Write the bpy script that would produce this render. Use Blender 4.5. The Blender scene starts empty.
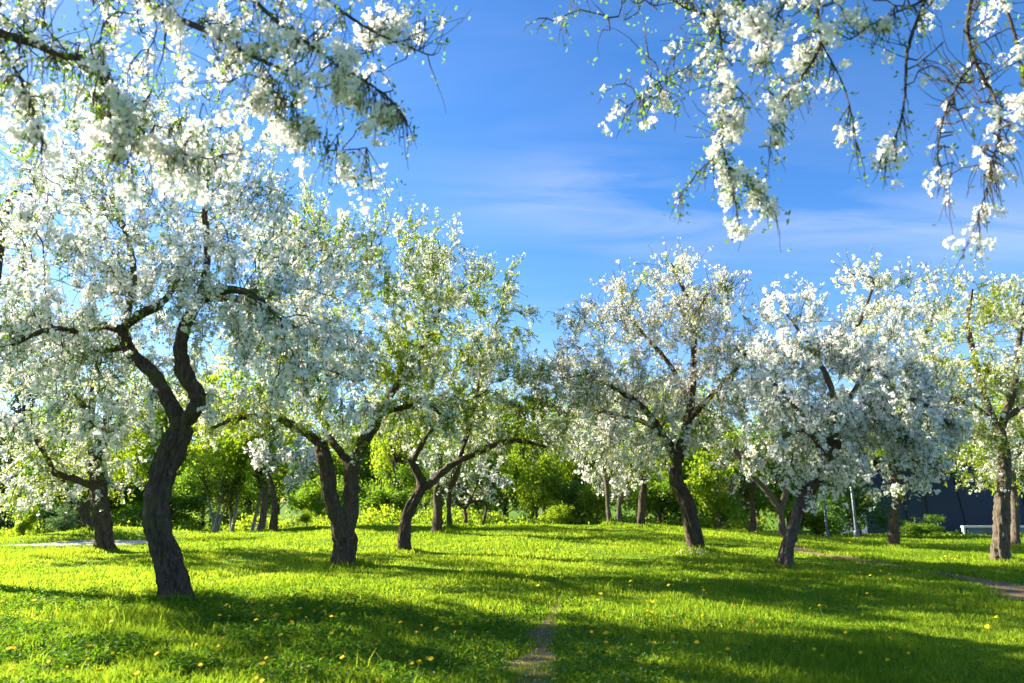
import bpy, math, random
import numpy as np
from mathutils import Vector, noise as mnoise

SEED = 11
rng = np.random.default_rng(SEED)
random.seed(SEED)
scene = bpy.context.scene
COL = scene.collection

# ------------------------------------------------------------------ camera
PITCH = math.radians(13.1)
CAM_Z = 1.40
F_PX = 24.0 / 36.0 * 1024
cam_data = bpy.data.cameras.new("camera")
cam_data.lens = 24.0
cam_data.sensor_width = 36.0
cam_data.clip_start = 0.05
cam_data.clip_end = 2000.0
cam_data.dof.use_dof = True
cam_data.dof.focus_distance = 11.5
cam_data.dof.aperture_fstop = 1.4
cam = bpy.data.objects.new("camera", cam_data)
cam.location = (0, 0, CAM_Z)
cam.rotation_euler = (math.radians(90) + PITCH, 0, 0)
COL.objects.link(cam)
scene.camera = cam

# ------------------------------------------------------------------ light
SUN_AZ = math.radians(66)      # left of the viewing direction
SUN_EL = math.radians(26)
sun_dir = Vector((-math.sin(SUN_AZ) * math.cos(SUN_EL), math.cos(SUN_AZ) * math.cos(SUN_EL), math.sin(SUN_EL)))
sd = bpy.data.lights.new("sun", 'SUN')
sd.energy = 5.0
sd.angle = math.radians(0.6)
sd.color = (1.0, 0.92, 0.72)
so = bpy.data.objects.new("sun", sd)
so.rotation_euler = sun_dir.to_track_quat('Z', 'Y').to_euler()
so.location = (-20, 10, 20)
COL.objects.link(so)

world = bpy.data.worlds.new("World")
scene.world = world
world.use_nodes = True
nt = world.node_tree
nt.nodes.clear()
def N(t, typ, **kw):
    n = t.nodes.new(typ)
    for k, v in kw.items():
        setattr(n, k, v)
    return n
out = N(nt, 'ShaderNodeOutputWorld')
bg = N(nt, 'ShaderNodeBackground')
bg.inputs['Strength'].default_value = 0.071
sky = N(nt, 'ShaderNodeTexSky', sky_type='NISHITA', sun_disc=False)
sky.sun_elevation = SUN_EL
sky.sun_rotation = -SUN_AZ
sky.altitude = 200
sky.air_density = 1.0
sky.dust_density = 0.3
sky.ozone_density = 3.0
hsv = N(nt, 'ShaderNodeHueSaturation')
hsv.inputs['Saturation'].default_value = 1.28
hsv.inputs['Value'].default_value = 1.0
nt.links.new(sky.outputs[0], hsv.inputs['Color'])
# thin cirrus: the view direction projected on a high flat layer
tc = N(nt, 'ShaderNodeTexCoord')
sep = N(nt, 'ShaderNodeSeparateXYZ')
nt.links.new(tc.outputs['Generated'], sep.inputs[0])
addz = N(nt, 'ShaderNodeMath', operation='ADD'); addz.inputs[1].default_value = 0.12
nt.links.new(sep.outputs['Z'], addz.inputs[0])
mx = N(nt, 'ShaderNodeMath', operation='MAXIMUM'); mx.inputs[1].default_value = 0.05
nt.links.new(addz.outputs[0], mx.inputs[0])
dx = N(nt, 'ShaderNodeMath', operation='DIVIDE'); dy = N(nt, 'ShaderNodeMath', operation='DIVIDE')
nt.links.new(sep.outputs['X'], dx.inputs[0]); nt.links.new(mx.outputs[0], dx.inputs[1])
nt.links.new(sep.outputs['Y'], dy.inputs[0]); nt.links.new(mx.outputs[0], dy.inputs[1])
comb = N(nt, 'ShaderNodeCombineXYZ')
nt.links.new(dx.outputs[0], comb.inputs[0]); nt.links.new(dy.outputs[0], comb.inputs[1])
mp = N(nt, 'ShaderNodeMapping')
mp.inputs['Rotation'].default_value = (0, 0, math.radians(14))
mp.inputs['Scale'].default_value = (0.7, 2.6, 1)
mp.inputs['Location'].default_value = (0.55, 0.2, 0)
nt.links.new(comb.outputs[0], mp.inputs[0])
n1 = N(nt, 'ShaderNodeTexNoise')
n1.inputs['Scale'].default_value = 1.3; n1.inputs['Detail'].default_value = 7; n1.inputs['Roughness'].default_value = 0.58
n1.inputs['Distortion'].default_value = 0.7
nt.links.new(mp.outputs[0], n1.inputs['Vector'])
rmp = N(nt, 'ShaderNodeValToRGB')
rmp.color_ramp.elements[0].position = 0.36; rmp.color_ramp.elements[0].color = (0, 0, 0, 1)
rmp.color_ramp.elements[1].position = 0.75; rmp.color_ramp.elements[1].color = (1, 1, 1, 1)
nt.links.new(n1.outputs['Fac'], rmp.inputs[0])
# one band of cirrus low over the orchard, very thin veils elsewhere
def mth(op, a, b_=None):
    n = N(nt, 'ShaderNodeMath', operation=op)
    for i, q in enumerate((a, b_)):
        if q is None: continue
        if isinstance(q, (int, float)): n.inputs[i].default_value = q
        else: nt.links.new(q, n.inputs[i])
    return n.outputs[0]
nw = N(nt, 'ShaderNodeTexNoise'); nw.inputs['Scale'].default_value = 0.9
nt.links.new(comb.outputs[0], nw.inputs['Vector'])
band = mth('ADD', dy.outputs[0], mth('MULTIPLY', mth('SUBTRACT', nw.outputs['Fac'], 0.5), 0.5))
g = mth('DIVIDE', mth('SUBTRACT', band, 1.70), 0.20)
g = mth('POWER', 2.718, mth('MULTIPLY', mth('MULTIPLY', g, g), -1.0))
xm = N(nt, 'ShaderNodeMapRange'); xm.inputs['From Min'].default_value = -0.35; xm.inputs['From Max'].default_value = 0.25
xm.interpolation_type = 'SMOOTHSTEP'
nt.links.new(dx.outputs[0], xm.inputs['Value'])
rmp2_out = mth('ADD', mth('MULTIPLY', g, xm.outputs[0]), 0.16)
mul = N(nt, 'ShaderNodeMath', operation='MULTIPLY')
nt.links.new(rmp.outputs[0], mul.inputs[0]); nt.links.new(rmp2_out, mul.inputs[1])
mul2 = N(nt, 'ShaderNodeMath', operation='MULTIPLY'); mul2.inputs[1].default_value = 0.46
nt.links.new(mul.outputs[0], mul2.inputs[0])
mixc = N(nt, 'ShaderNodeMixRGB')
mixc.inputs['Color2'].default_value = (3.3, 3.5, 3.75, 1)
nt.links.new(mul2.outputs[0], mixc.inputs['Fac']); tint = N(nt, 'ShaderNodeMixRGB', blend_type='MULTIPLY'); tint.inputs[0].default_value = 1.0; tint.inputs[2].default_value = (0.90, 0.82, 0.92, 1)
nt.links.new(hsv.outputs[0], tint.inputs[1]); nt.links.new(tint.outputs[0], mixc.inputs['Color1'])
nt.links.new(mixc.outputs[0], bg.inputs['Color']); nt.links.new(bg.outputs[0], out.inputs[0])

vs = scene.view_settings
scene.display_settings.display_device = 'sRGB'
vs.view_transform = 'Standard'
vs.look = 'None'
vs.exposure = 2.12
vs.gamma = 1.0
vs.use_curve_mapping = False
scene.render.engine = 'CYCLES'
cy = scene.cycles
cy.use_denoising = True
cy.max_bounces = 9
cy.diffuse_bounces = 6
cy.glossy_bounces = 2
cy.transmission_bounces = 6
cy.transparent_max_bounces = 4
cy.caustics_reflective = False
cy.caustics_refractive = False
cy.sample_clamp_indirect = 6

# ------------------------------------------------------------------ pixel -> world
CP, SP = math.cos(PITCH), math.sin(PITCH)
def at(px, py, Y):
    u = (px - 512.0) / F_PX; v = (341.5 - py) / F_PX
    ry = CP - v * SP; rz = SP + v * CP
    k = Y / ry
    return np.array([u * k, Y, CAM_Z + rz * k])
def xat(px, py, Y):
    return at(px, py, Y)[0]

# ------------------------------------------------------------------ terrain
def sst(a, b, t):
    t = np.clip((t - a) / (b - a), 0, 1)
    return t * t * (3 - 2 * t)
def terrain(x, y):
    x = np.asarray(x, float); y = np.asarray(y, float)
    rise = 0.40 * sst(8, 26, y)
    side = 1 - 1.2 * sst(5, 14, x) - 0.75 * sst(5, 12, -x) - 0.55 * sst(13, 20, -x)
    z = rise * side
    z += 0.34 * np.exp(-((x + 14.8) / 2.8) ** 2 - ((y - 25.5) / 2.6) ** 2)
    z += 0.10 * np.exp(-((x + 9.0) / 2.0) ** 2 - ((y - 31) / 2.0) ** 2)
    z -= 1.0 * sst(28, 43, y)
    amp = sst(3, 9, y)
    z += 0.030 * np.sin(x * 0.9 + 0.6 * y + 1.0) * np.sin(y * 0.8 - 0.4 * x + 2.0) * (0.4 + 0.6 * amp)
    z += 0.018 * np.sin(x * 2.1 - 0.7 * y) * np.sin(y * 1.7 + 0.3 * x)
    return z
def tz(x, y):
    return float(terrain(x, y))

# ------------------------------------------------------------------ mesh helpers
def make_mesh(name, V, faces, mats, mat_idx=None, smooth=False, attr=None):
    """faces: list of (m,k) int arrays; mat_idx: list of ints (one per array); attr: (n,) float vertex value 'vary'"""
    me = bpy.data.meshes.new(name)
    V = np.asarray(V, np.float32)
    me.vertices.add(len(V)); me.vertices.foreach_set('co', V.ravel())
    loops = np.concatenate([f.ravel() for f in faces]).astype(np.int32)
    tot = np.concatenate([np.full(len(f), f.shape[1], np.int32) for f in faces])
    st = np.concatenate([[0], np.cumsum(tot)[:-1]]).astype(np.int32)
    me.loops.add(len(loops)); me.loops.foreach_set('vertex_index', loops)
    me.polygons.add(len(tot))
    me.polygons.foreach_set('loop_start', st); me.polygons.foreach_set('loop_total', tot)
    if mat_idx is not None:
        me.polygons.foreach_set('material_index', np.concatenate([np.full(len(f), i, np.int32) for f, i in zip(faces, mat_idx)]))
    if smooth:
        me.polygons.foreach_set('use_smooth', np.ones(len(tot), bool))
    if attr is not None:
        a = me.attributes.new('vary', 'FLOAT', 'POINT')
        a.data.foreach_set('value', np.asarray(attr, np.float32))
    for m in mats:
        me.materials.append(m)
    me.update(calc_edges=True)
    return me
def link(name, me, parent=None, loc=None):
    o = bpy.data.objects.new(name, me)
    COL.objects.link(o)
    if parent is not None:
        o.parent = parent
    if loc is not None:
        o.location = loc
    return o
def tag(o, label, cat, group=None, kind=None):
    if label: o['label'] = label
    if cat: o['category'] = cat
    if group: o['group'] = group
    if kind: o['kind'] = kind
    return o
def empty(name, loc, label, cat, group=None):
    o = bpy.data.objects.new(name, None)
    o.location = loc
    COL.objects.link(o)
    return tag(o, label, cat, group)
def norm(a):
    return a / np.maximum(np.linalg.norm(a, axis=-1, keepdims=True), 1e-9)
def frames(D, spin):
    """orthonormal frames with z = D, random spin about it; returns (N,3,3) with columns x,y,z"""
    D = norm(D)
    ref = np.where(np.abs(D[:, 2:3]) < 0.9, np.array([[0, 0, 1.0]]), np.array([[1.0, 0, 0]]))
    X = norm(np.cross(ref, D)); Y = np.cross(D, X)
    c, s = np.cos(spin)[:, None], np.sin(spin)[:, None]
    X2 = X * c + Y * s; Y2 = -X * s + Y * c
    return np.stack([X2, Y2, D], axis=2)
def stamp(tv, tf, P, R, S):
    """place template verts tv (n,3) and faces tf (m,k) at P with frames R, scale S"""
    n = len(tv)
    V = np.einsum('nij,kj->nki', R, tv) * np.asarray(S).reshape(-1, 1, 1) + P[:, None, :]
    Fs = (np.arange(len(P)) * n)[:, None, None] + tf[None]
    return V.reshape(-1, 3), Fs.reshape(-1, tf.shape[1])
def rdir(n):
    return norm(rng.normal(size=(n, 3)))
def catmull(pts, per=6):
    pts = np.asarray(pts, float)
    P = np.vstack([2 * pts[0] - pts[1], pts, 2 * pts[-1] - pts[-2]])
    res = []
    for i in range(1, len(P) - 2):
        p0, p1, p2, p3 = P[i - 1:i + 3]
        for t in np.arange(per) / per:
            res.append(0.5 * ((2 * p1) + (-p0 + p2) * t + (2 * p0 - 5 * p1 + 4 * p2 - p3) * t * t + (-p0 + 3 * p1 - 3 * p2 + p3) * t ** 3))
    res.append(P[-2])
    return np.array(res)
def tube(path, rad, sides=14, rough=0.0, seed=0.0, capend=True, spiral=0.6, roots=0.0, cleft=None):
    """one smooth tapered tube; bark ridges, root buttresses and a seam between grown-together stems as real displacement"""
    path = np.asarray(path, float); n = len(path)
    T = norm(np.gradient(path, axis=0))
    X = np.cross(T[0], [0.31, 0.9, 0.2]); X /= np.linalg.norm(X)
    V = []
    s = 0.0
    kr = np.random.default_rng(int(abs(seed) * 1000) + 3)
    tot = np.linalg.norm(np.diff(path, axis=0), axis=1).sum()
    knots = [(kr.uniform(0.1, 1) * tot, kr.uniform(0, 6.28), kr.uniform(0.10, 0.34), kr.uniform(0.035, 0.09)) for _ in range(int(tot * 4))] if rough > 0.1 else []
    for i in range(n):
        if i:
            s += np.linalg.norm(path[i] - path[i - 1])
            X = X - T[i] * X.dot(T[i]); X /= np.linalg.norm(X)
        Yv = np.cross(T[i], X)
        for k in range(sides):
            a = 2 * math.pi * k / sides
            m = 1.0
            for (ks, ka, kh, kw) in knots:
                if abs(s - ks) < 3 * kw:
                    da = (a - ka + math.pi) % (2 * math.pi) - math.pi
                    d2 = ((s - ks) / kw) ** 2 + (da * rad[i] / kw) ** 2
                    m += kh * (math.exp(-d2) - 0.75 * math.exp(-d2 * 7))
            dr = X * math.cos(a) + Yv * math.sin(a)
            if rough:
                aa = a + spiral * s
                ca, sa = math.cos(aa), math.sin(aa)
                m += rough * (1.2 * mnoise.noise((2.0 * ca + seed, 2.0 * sa, s * 0.9))
                              + 0.8 * mnoise.noise((3.6 * ca + 7, 3.6 * sa + seed, s * 0.5))
                              + 0.9 * (0.35 - abs(2 * mnoise.noise((4.4 * ca, 4.4 * sa + seed, s * 1.8 + 5))))
                              + 0.7 * (0.3 - abs(2 * mnoise.noise((7.5 * ca + seed, 7.5 * sa, s * 3.6))))
                              + 0.5 * mnoise.noise((3 * ca, 3 * sa + seed, s * 6)))
            if roots:
                m += roots * math.exp(-max(0, path[i][2] + 0.02) / 0.13) * max(0.0, math.cos(2.5 * a + seed) * 0.8 + 0.45 * math.cos(4 * a + 2 * seed))
            if cleft is not None:
                q = dr.dot(cleft)
                m -= 0.36 * math.exp(-((1 - q) / 0.035)) * min(1, s / 0.3)
            V.append(path[i] + dr * rad[i] * m)
    F = []
    for i in range(n - 1):
        for k in range(sides):
            k2 = (k + 1) % sides
            F.append((i * sides + k, i * sides + k2, (i + 1) * sides + k2, (i + 1) * sides + k))
    V = list(V)
    tri = []
    if capend:
        V.append(path[-1] + T[-1] * rad[-1]); c = len(V) - 1
        for k in range(sides):
            tri.append(((n - 1) * sides + k, (n - 1) * sides + (k + 1) % sides, c))
    fl = [np.array(F)]
    if tri: fl.append(np.array(tri))
    return np.array(V), fl

# ------------------------------------------------------------------ materials
def new_mat(name):
    m = bpy.data.materials.new(name)
    m.use_nodes = True
    m.node_tree.nodes.clear()
    return m
def leafy_mat(name, c1, c2, trans, tfac=0.45, gloss=0.0, use_attr=True):
    """diffuse + translucent; colour varies leaf by leaf"""
    m = new_mat(name); t = m.node_tree
    o = N(t, 'ShaderNodeOutputMaterial')
    if use_attr:
        g = N(t, 'ShaderNodeAttribute', attribute_name='vary'); fac = g.outputs['Fac']
    else:
        g = N(t, 'ShaderNodeObjectInfo'); fac = g.outputs['Random']
    mix = N(t, 'ShaderNodeMixRGB'); mix.inputs[1].default_value = (*c1, 1); mix.inputs[2].default_value = (*c2, 1)
    t.links.new(fac, mix.inputs[0])
    d = N(t, 'ShaderNodeBsdfDiffuse'); t.links.new(mix.outputs[0], d.inputs[0])
    tr = N(t, 'ShaderNodeBsdfTranslucent')
    mt = N(t, 'ShaderNodeMixRGB', blend_type='MULTIPLY'); mt.inputs[0].default_value = 1
    mt.inputs[2].default_value = (*trans, 1)
    t.links.new(mix.outputs[0], mt.inputs[1]); t.links.new(mt.outputs[0], tr.inputs[0])
    s = N(t, 'ShaderNodeMixShader'); s.inputs[0].default_value = tfac
    t.links.new(d.outputs[0], s.inputs[1]); t.links.new(tr.outputs[0], s.inputs[2])
    res = s
    if gloss > 0:
        gl = N(t, 'ShaderNodeBsdfGlossy'); gl.inputs['Roughness'].default_value = 0.45
        s2 = N(t, 'ShaderNodeMixShader'); s2.inputs[0].default_value = gloss
        t.links.new(s.outputs[0], s2.inputs[1]); t.links.new(gl.outputs[0], s2.inputs[2]); res = s2
    t.links.new(res.outputs[0], o.inputs[0])
    return m
def bark_mat(name, c_dark, c_light, moss=0.0, scale=1.0):
    m = new_mat(name); t = m.node_tree
    o = N(t, 'ShaderNodeOutputMaterial')
    p = N(t, 'ShaderNodeBsdfPrincipled'); p.inputs['Roughness'].default_value = 0.9
    p.inputs['Specular IOR Level'].default_value = 0.2
    c = N(t, 'ShaderNodeTexCoord')
    mp = N(t, 'ShaderNodeMapping'); mp.inputs['Scale'].default_value = (17 * scale, 17 * scale, 3.4 * scale)
    t.links.new(c.outputs['Object'], mp.inputs[0])
    nz = N(t, 'ShaderNodeTexNoise'); nz.inputs['Scale'].default_value = 1.5; nz.inputs['Detail'].default_value = 9; nz.inputs['Roughness'].default_value = 0.68
    nz.inputs['Distortion'].default_value = 0.6
    t.links.new(mp.outputs[0], nz.inputs['Vector'])
    v = N(t, 'ShaderNodeTexNoise'); v.inputs['Scale'].default_value = 1.1; v.inputs['Detail'].default_value = 5; v.noise_type = 'RIDGED_MULTIFRACTAL'
    t.links.new(mp.outputs[0], v.inputs['Vector'])
    inv = N(t, 'ShaderNodeMapRange'); inv.inputs['From Min'].default_value = 0.2; inv.inputs['From Max'].default_value = 1.3
    inv.inputs['To Min'].default_value = 1.0; inv.inputs['To Max'].default_value = 0.25
    t.links.new(v.outputs['Fac'], inv.inputs['Value'])
    ml = N(t, 'ShaderNodeMath', operation='MULTIPLY'); t.links.new(inv.outputs[0], ml.inputs[0]); t.links.new(nz.outputs['Fac'], ml.inputs[1])
    mix = N(t, 'ShaderNodeMixRGB'); mix.inputs[1].default_value = (*c_dark, 1); mix.inputs[2].default_value = (*c_light, 1)
    cr3 = N(t, 'ShaderNodeValToRGB'); cr3.color_ramp.elements[0].position = 0.24; cr3.color_ramp.elements[1].position = 0.58
    t.links.new(ml.outputs[0], cr3.inputs[0]); t.links.new(cr3.outputs[0], mix.inputs[0])
    # patches of moss and pale lichen
    n3 = N(t, 'ShaderNodeTexNoise'); n3.inputs['Scale'].default_value = 3.0; n3.inputs['Detail'].default_value = 5
    t.links.new(c.outputs['Object'], n3.inputs['Vector'])
    cr2 = N(t, 'ShaderNodeValToRGB'); cr2.color_ramp.elements[0].position = 0.55; cr2.color_ramp.elements[1].position = 0.72
    t.links.new(n3.outputs['Fac'], cr2.inputs[0])
    mm = N(t, 'ShaderNodeMath', operation='MULTIPLY'); mm.inputs[1].default_value = moss; t.links.new(cr2.outputs[0], mm.inputs[0])
    mix2 = N(t, 'ShaderNodeMixRGB'); mix2.inputs[2].default_value = (0.09, 0.10, 0.025, 1)
    t.links.new(mm.outputs[0], mix2.inputs[0]); t.links.new(mix.outputs[0], mix2.inputs[1])
    n4 = N(t, 'ShaderNodeTexNoise'); n4.inputs['Scale'].default_value = 11.0; n4.inputs['Detail'].default_value = 6; n4.inputs['Roughness'].default_value = 0.7
    t.links.new(c.outputs['Object'], n4.inputs['Vector'])
    cr4 = N(t, 'ShaderNodeValToRGB'); cr4.color_ramp.elements[0].position = 0.57; cr4.color_ramp.elements[1].position = 0.66
    t.links.new(n4.outputs['Fac'], cr4.inputs[0])
    ml4 = N(t, 'ShaderNodeMath', operation='MULTIPLY'); ml4.inputs[1].default_value = 0.55; t.links.new(cr4.outputs[0], ml4.inputs[0])
    mix3 = N(t, 'ShaderNodeMixRGB'); mix3.inputs[2].default_value = (0.20, 0.185, 0.14, 1)
    t.links.new(ml4.outputs[0], mix3.inputs[0]); t.links.new(mix2.outputs[0], mix3.inputs[1])
    t.links.new(mix3.outputs[0], p.inputs['Base Color'])
    b = N(t, 'ShaderNodeBump'); b.inputs['Strength'].default_value = 1.0; b.inputs['Distance'].default_value = 0.07
    t.links.new(ml.outputs[0], b.inputs['Height']); t.links.new(b.outputs[0], p.inputs['Normal'])
    t.links.new(p.outputs[0], o.inputs[0])
    return m
def plain_mat(name, col, rough=0.7, metal=0.0, noise_amt=0.15, nscale=6.0):
    m = new_mat(name); t = m.node_tree
    o = N(t, 'ShaderNodeOutputMaterial'); p = N(t, 'ShaderNodeBsdfPrincipled')
    p.inputs['Roughness'].default_value = rough; p.inputs['Metallic'].default_value = metal
    c = N(t, 'ShaderNodeTexCoord'); nz = N(t, 'ShaderNodeTexNoise'); nz.inputs['Scale'].default_value = nscale; nz.inputs['Detail'].default_value = 6
    t.links.new(c.outputs['Object'], nz.inputs['Vector'])
    mix = N(t, 'ShaderNodeMixRGB'); mix.inputs[1].default_value = (*[x * (1 - noise_amt) for x in col], 1)
    mix.inputs[2].default_value = (*[min(1, x * (1 + noise_amt)) for x in col], 1)
    t.links.new(nz.outputs['Fac'], mix.inputs[0]); t.links.new(mix.outputs[0], p.inputs['Base Color'])
    t.links.new(p.outputs[0], o.inputs[0])
    return m

M = {}
M['petal'] = leafy_mat('petal_white', (0.88, 0.865, 0.855), (0.93, 0.92, 0.89), (1, 1, 1), 0.48)
M['petal_pink'] = leafy_mat('petal_blush', (0.84, 0.76, 0.78), (0.89, 0.86, 0.85), (1, 1, 1), 0.48)
M['stamen'] = plain_mat('stamen_yellow', (0.62, 0.58, 0.12))
M['leaf'] = leafy_mat('young_leaf', (0.085, 0.17, 0.014), (0.15, 0.24, 0.018), (1.9, 1.9, 1.0), 0.5, 0.03)
M['leaf_yellow'] = leafy_mat('spring_leaf', (0.16, 0.25, 0.018), (0.25, 0.32, 0.024), (1.9, 1.85, 1.0), 0.55, 0.02)
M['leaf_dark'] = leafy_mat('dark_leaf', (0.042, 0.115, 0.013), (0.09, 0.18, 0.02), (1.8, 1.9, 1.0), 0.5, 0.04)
M['leaf_mid'] = leafy_mat('mid_leaf', (0.10, 0.185, 0.016), (0.175, 0.27, 0.024), (1.9, 1.9, 1.0), 0.52, 0.03)
M['needle'] = leafy_mat('needle', (0.012, 0.035, 0.018), (0.03, 0.06, 0.03), (1.2, 1.3, 1.0), 0.25)
M['leaf_grey'] = leafy_mat('grey_leaf', (0.09, 0.15, 0.07), (0.15, 0.21, 0.11), (1.4, 1.5, 1.1), 0.4)
M['bark'] = bark_mat('apple_bark', (0.006, 0.0045, 0.0035), (0.115, 0.083, 0.060), 0.9)
M['bark_grey'] = bark_mat('grey_bark', (0.010, 0.008, 0.007), (0.165, 0.13, 0.10), 0.7)
M['bark_pale'] = bark_mat('aspen_bark', (0.10, 0.10, 0.10), (0.34, 0.33, 0.31), 0.3)
M['twig'] = plain_mat('twig_bark', (0.055, 0.036, 0.026), 0.9, 0, 0.35, 9)

# ------------------------------------------------------------------ ground sheet
def axis(lo, hi, core_lo, core_hi, step, far):
    core = np.arange(core_lo, core_hi + 1e-6, step)
    def out_(start, end, s):
        v = [start]; d = step
        while abs(v[-1] - end) > 1e-6:
            d *= 1.22
            nx = v[-1] + s * d
            if s * (nx - end) > 0: nx = end
            v.append(nx)
        return v[1:]
    return np.array(sorted(out_(core_lo, lo, -1) + list(core) + out_(core_hi, hi, 1)))
gx = axis(-600, 600, -26, 26, 0.26, 1); gy = axis(-200, 900, 1.0, 46, 0.26, 1)
GX, GY = np.meshgrid(gx, gy, indexing='xy')
GZ = terrain(GX, GY)
nxg, nyg = len(gx), len(gy)
idx = np.arange(nxg * nyg).reshape(nyg, nxg)
Fg = np.stack([idx[:-1, :-1], idx[:-1, 1:], idx[1:, 1:], idx[1:, :-1]], -1).reshape(-1, 4)
gm = new_mat('meadow_soil'); t = gm.node_tree
o_ = N(t, 'ShaderNodeOutputMaterial'); p_ = N(t, 'ShaderNodeBsdfPrincipled'); p_.inputs['Roughness'].default_value = 1.0
p_.inputs['Specular IOR Level'].default_value = 0.1
c_ = N(t, 'ShaderNodeTexCoord')
na = N(t, 'ShaderNodeTexNoise'); na.inputs['Scale'].default_value = 0.7; na.inputs['Detail'].default_value = 6
nb = N(t, 'ShaderNodeTexNoise'); nb.inputs['Scale'].default_value = 14; nb.inputs['Detail'].default_value = 8; nb.inputs['Roughness'].default_value = 0.7
t.links.new(c_.outputs['Object'], na.inputs['Vector']); t.links.new(c_.outputs['Object'], nb.inputs['Vector'])
ra = N(t, 'ShaderNodeValToRGB')
ra.color_ramp.elements[0].color = (0.055, 0.125, 0.010, 1); ra.color_ramp.elements[0].position = 0.3
ra.color_ramp.elements[1].color = (0.12, 0.22, 0.014, 1); ra.color_ramp.elements[1].position = 0.7
t.links.new(nb.outputs['Fac'], ra.inputs[0])
rb = N(t, 'ShaderNodeMixRGB', blend_type='MULTIPLY'); rb.inputs[0].default_value = 0.5
rc = N(t, 'ShaderNodeValToRGB'); rc.color_ramp.elements[0].color = (0.55, 0.6, 0.5, 1); rc.color_ramp.elements[1].color = (1.25, 1.15, 1.0, 1)
t.links.new(na.outputs['Fac'], rc.inputs[0]); t.links.new(ra.outputs[0], rb.inputs[1]); t.links.new(rc.outputs[0], rb.inputs[2])
t.links.new(rb.outputs[0], p_.inputs['Base Color'])
bp = N(t, 'ShaderNodeBump'); bp.inputs['Strength'].default_value = 0.7; bp.inputs['Distance'].default_value = 0.05
t.links.new(nb.outputs['Fac'], bp.inputs['Height']); t.links.new(bp.outputs[0], p_.inputs['Normal'])
t.links.new(p_.outputs[0], o_.inputs[0])
ground = link('ground', make_mesh('ground', np.stack([GX, GY, GZ], -1).reshape(-1, 3), [Fg], [gm], smooth=True))
tag(ground, None, None, None, 'structure')

# ------------------------------------------------------------------ paths (sheets just above the ground)
def path_sheet(name, pts, widths, mat, lift=0.012, edge=0.35):
    C = catmull(np.array([(x, y, 0) for x, y in pts]), 14)[:, :2]
    W = np.interp(np.linspace(0, 1, len(C)), np.linspace(0, 1, len(widths)), widths)
    Tn = norm(np.gradient(C, axis=0)); Nn = np.stack([-Tn[:, 1], Tn[:, 0]], -1)
    cols = np.linspace(-1, 1, 7)
    V = []
    for i in range(len(C)):
        wl = W[i] * (1 + edge * mnoise.noise((C[i, 0] * 1.7, C[i, 1] * 1.7, 3.1)))
        wr = W[i] * (1 + edge * mnoise.noise((C[i, 0] * 1.7, C[i, 1] * 1.7, 9.7)))
        for c in cols:
            q = C[i] + Nn[i] * (c * (wl if c < 0 else wr) * 0.5)
            V.append((q[0], q[1], tz(q[0], q[1]) + lift))
    k = len(cols)
    F = [(i * k + j, i * k + j + 1, (i + 1) * k + j + 1, (i + 1) * k + j) for i in range(len(C) - 1) for j in range(k - 1)]
    o = link(name, make_mesh(name, V, [np.array(F)], [mat], smooth=True))
    tag(o, None, None, None, 'structure')
    return C, W
soil = plain_mat('trodden_soil', (0.155, 0.092, 0.038), 1.0, 0, 0.6, 22)
gravel = plain_mat('pale_gravel', (0.40, 0.36, 0.30), 1.0, 0, 0.25, 18)
PATHS = []
PATHS.append(path_sheet('trodden_path', [(0.0, 4.0), (0.1, 5.4), (0.16, 6.2), (0.2, 6.9), (0.36, 7.6), (0.42, 8.4), (0.6, 9.6), (0.7, 11.0)], [0.25, 0.55, 0.2, 0.6, 0.12, 0.4, 0.08, 0.15, 0.04], soil, edge=0.9))
PATHS.append(path_sheet('dirt_path', [(7.3, 10.0), (7.75, 11.0), (8.05, 11.9), (8.2, 12.8), (7.9, 14.2), (7.4, 15.5), (7.2, 17.5), (8.0, 20.5), (9.5, 24)], [0.9, 1.0, 0.9, 0.4, 0.12, 0.45, 0.5, 0.4, 0.3], soil, edge=0.5))
PATHS.append(path_sheet('gravel_path', [(-15.6, 21.2), (-13.8, 21.6), (-12.2, 22.0), (-11.2, 22.6), (-10.2, 23.2)], [0.3, 1.4, 1.8, 1.2, 0.1], gravel, edge=0.2))
def on_path(x, y):
    r = np.zeros(len(x))
    for C, W in PATHS:
        d = np.full(len(x), 1e9)
        for c, w in zip(C[::2], W[::2]):
            d = np.minimum(d, np.hypot(x - c[0], y - c[1]) / (w * 0.5 + 0.03))
        r = np.maximum(r, np.clip(1.45 - d, 0, 1))
    return r

# ------------------------------------------------------------------ flower / leaf templates
def petal_flower(rich):
    V = []; F = []
    for i in range(5):
        a = 2 * math.pi * i / 5
        ca, sa = math.cos(a), math.sin(a)
        def P(r, w, z):
            return (r * ca - w * sa, r * sa + w * ca, z)
        b = len(V)
        if rich:
            V += [P(0.08, 0, 0), P(0.5, -0.32, 0.16), P(0.55, 0, 0.09), P(0.5, 0.32, 0.16), P(0.86, -0.24, 0.38), P(0.98, 0.0, 0.36), P(0.86, 0.24, 0.38)]
            F += [(b, b + 1, b + 4, b + 2), (b, b + 2, b + 6, b + 3), (b + 2, b + 4, b + 5, b + 6)]
        else:
            V += [P(0.04, 0, 0), P(0.62, -0.36, 0.2), P(1.0, 0.0, 0.36), P(0.62, 0.36, 0.2)]
            F += [(b, b + 1, b + 2, b + 3)]
    return np.array(V, float), np.array(F)
FL_RICH = petal_flower(True)
FL_MID = petal_flower(False)
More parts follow.
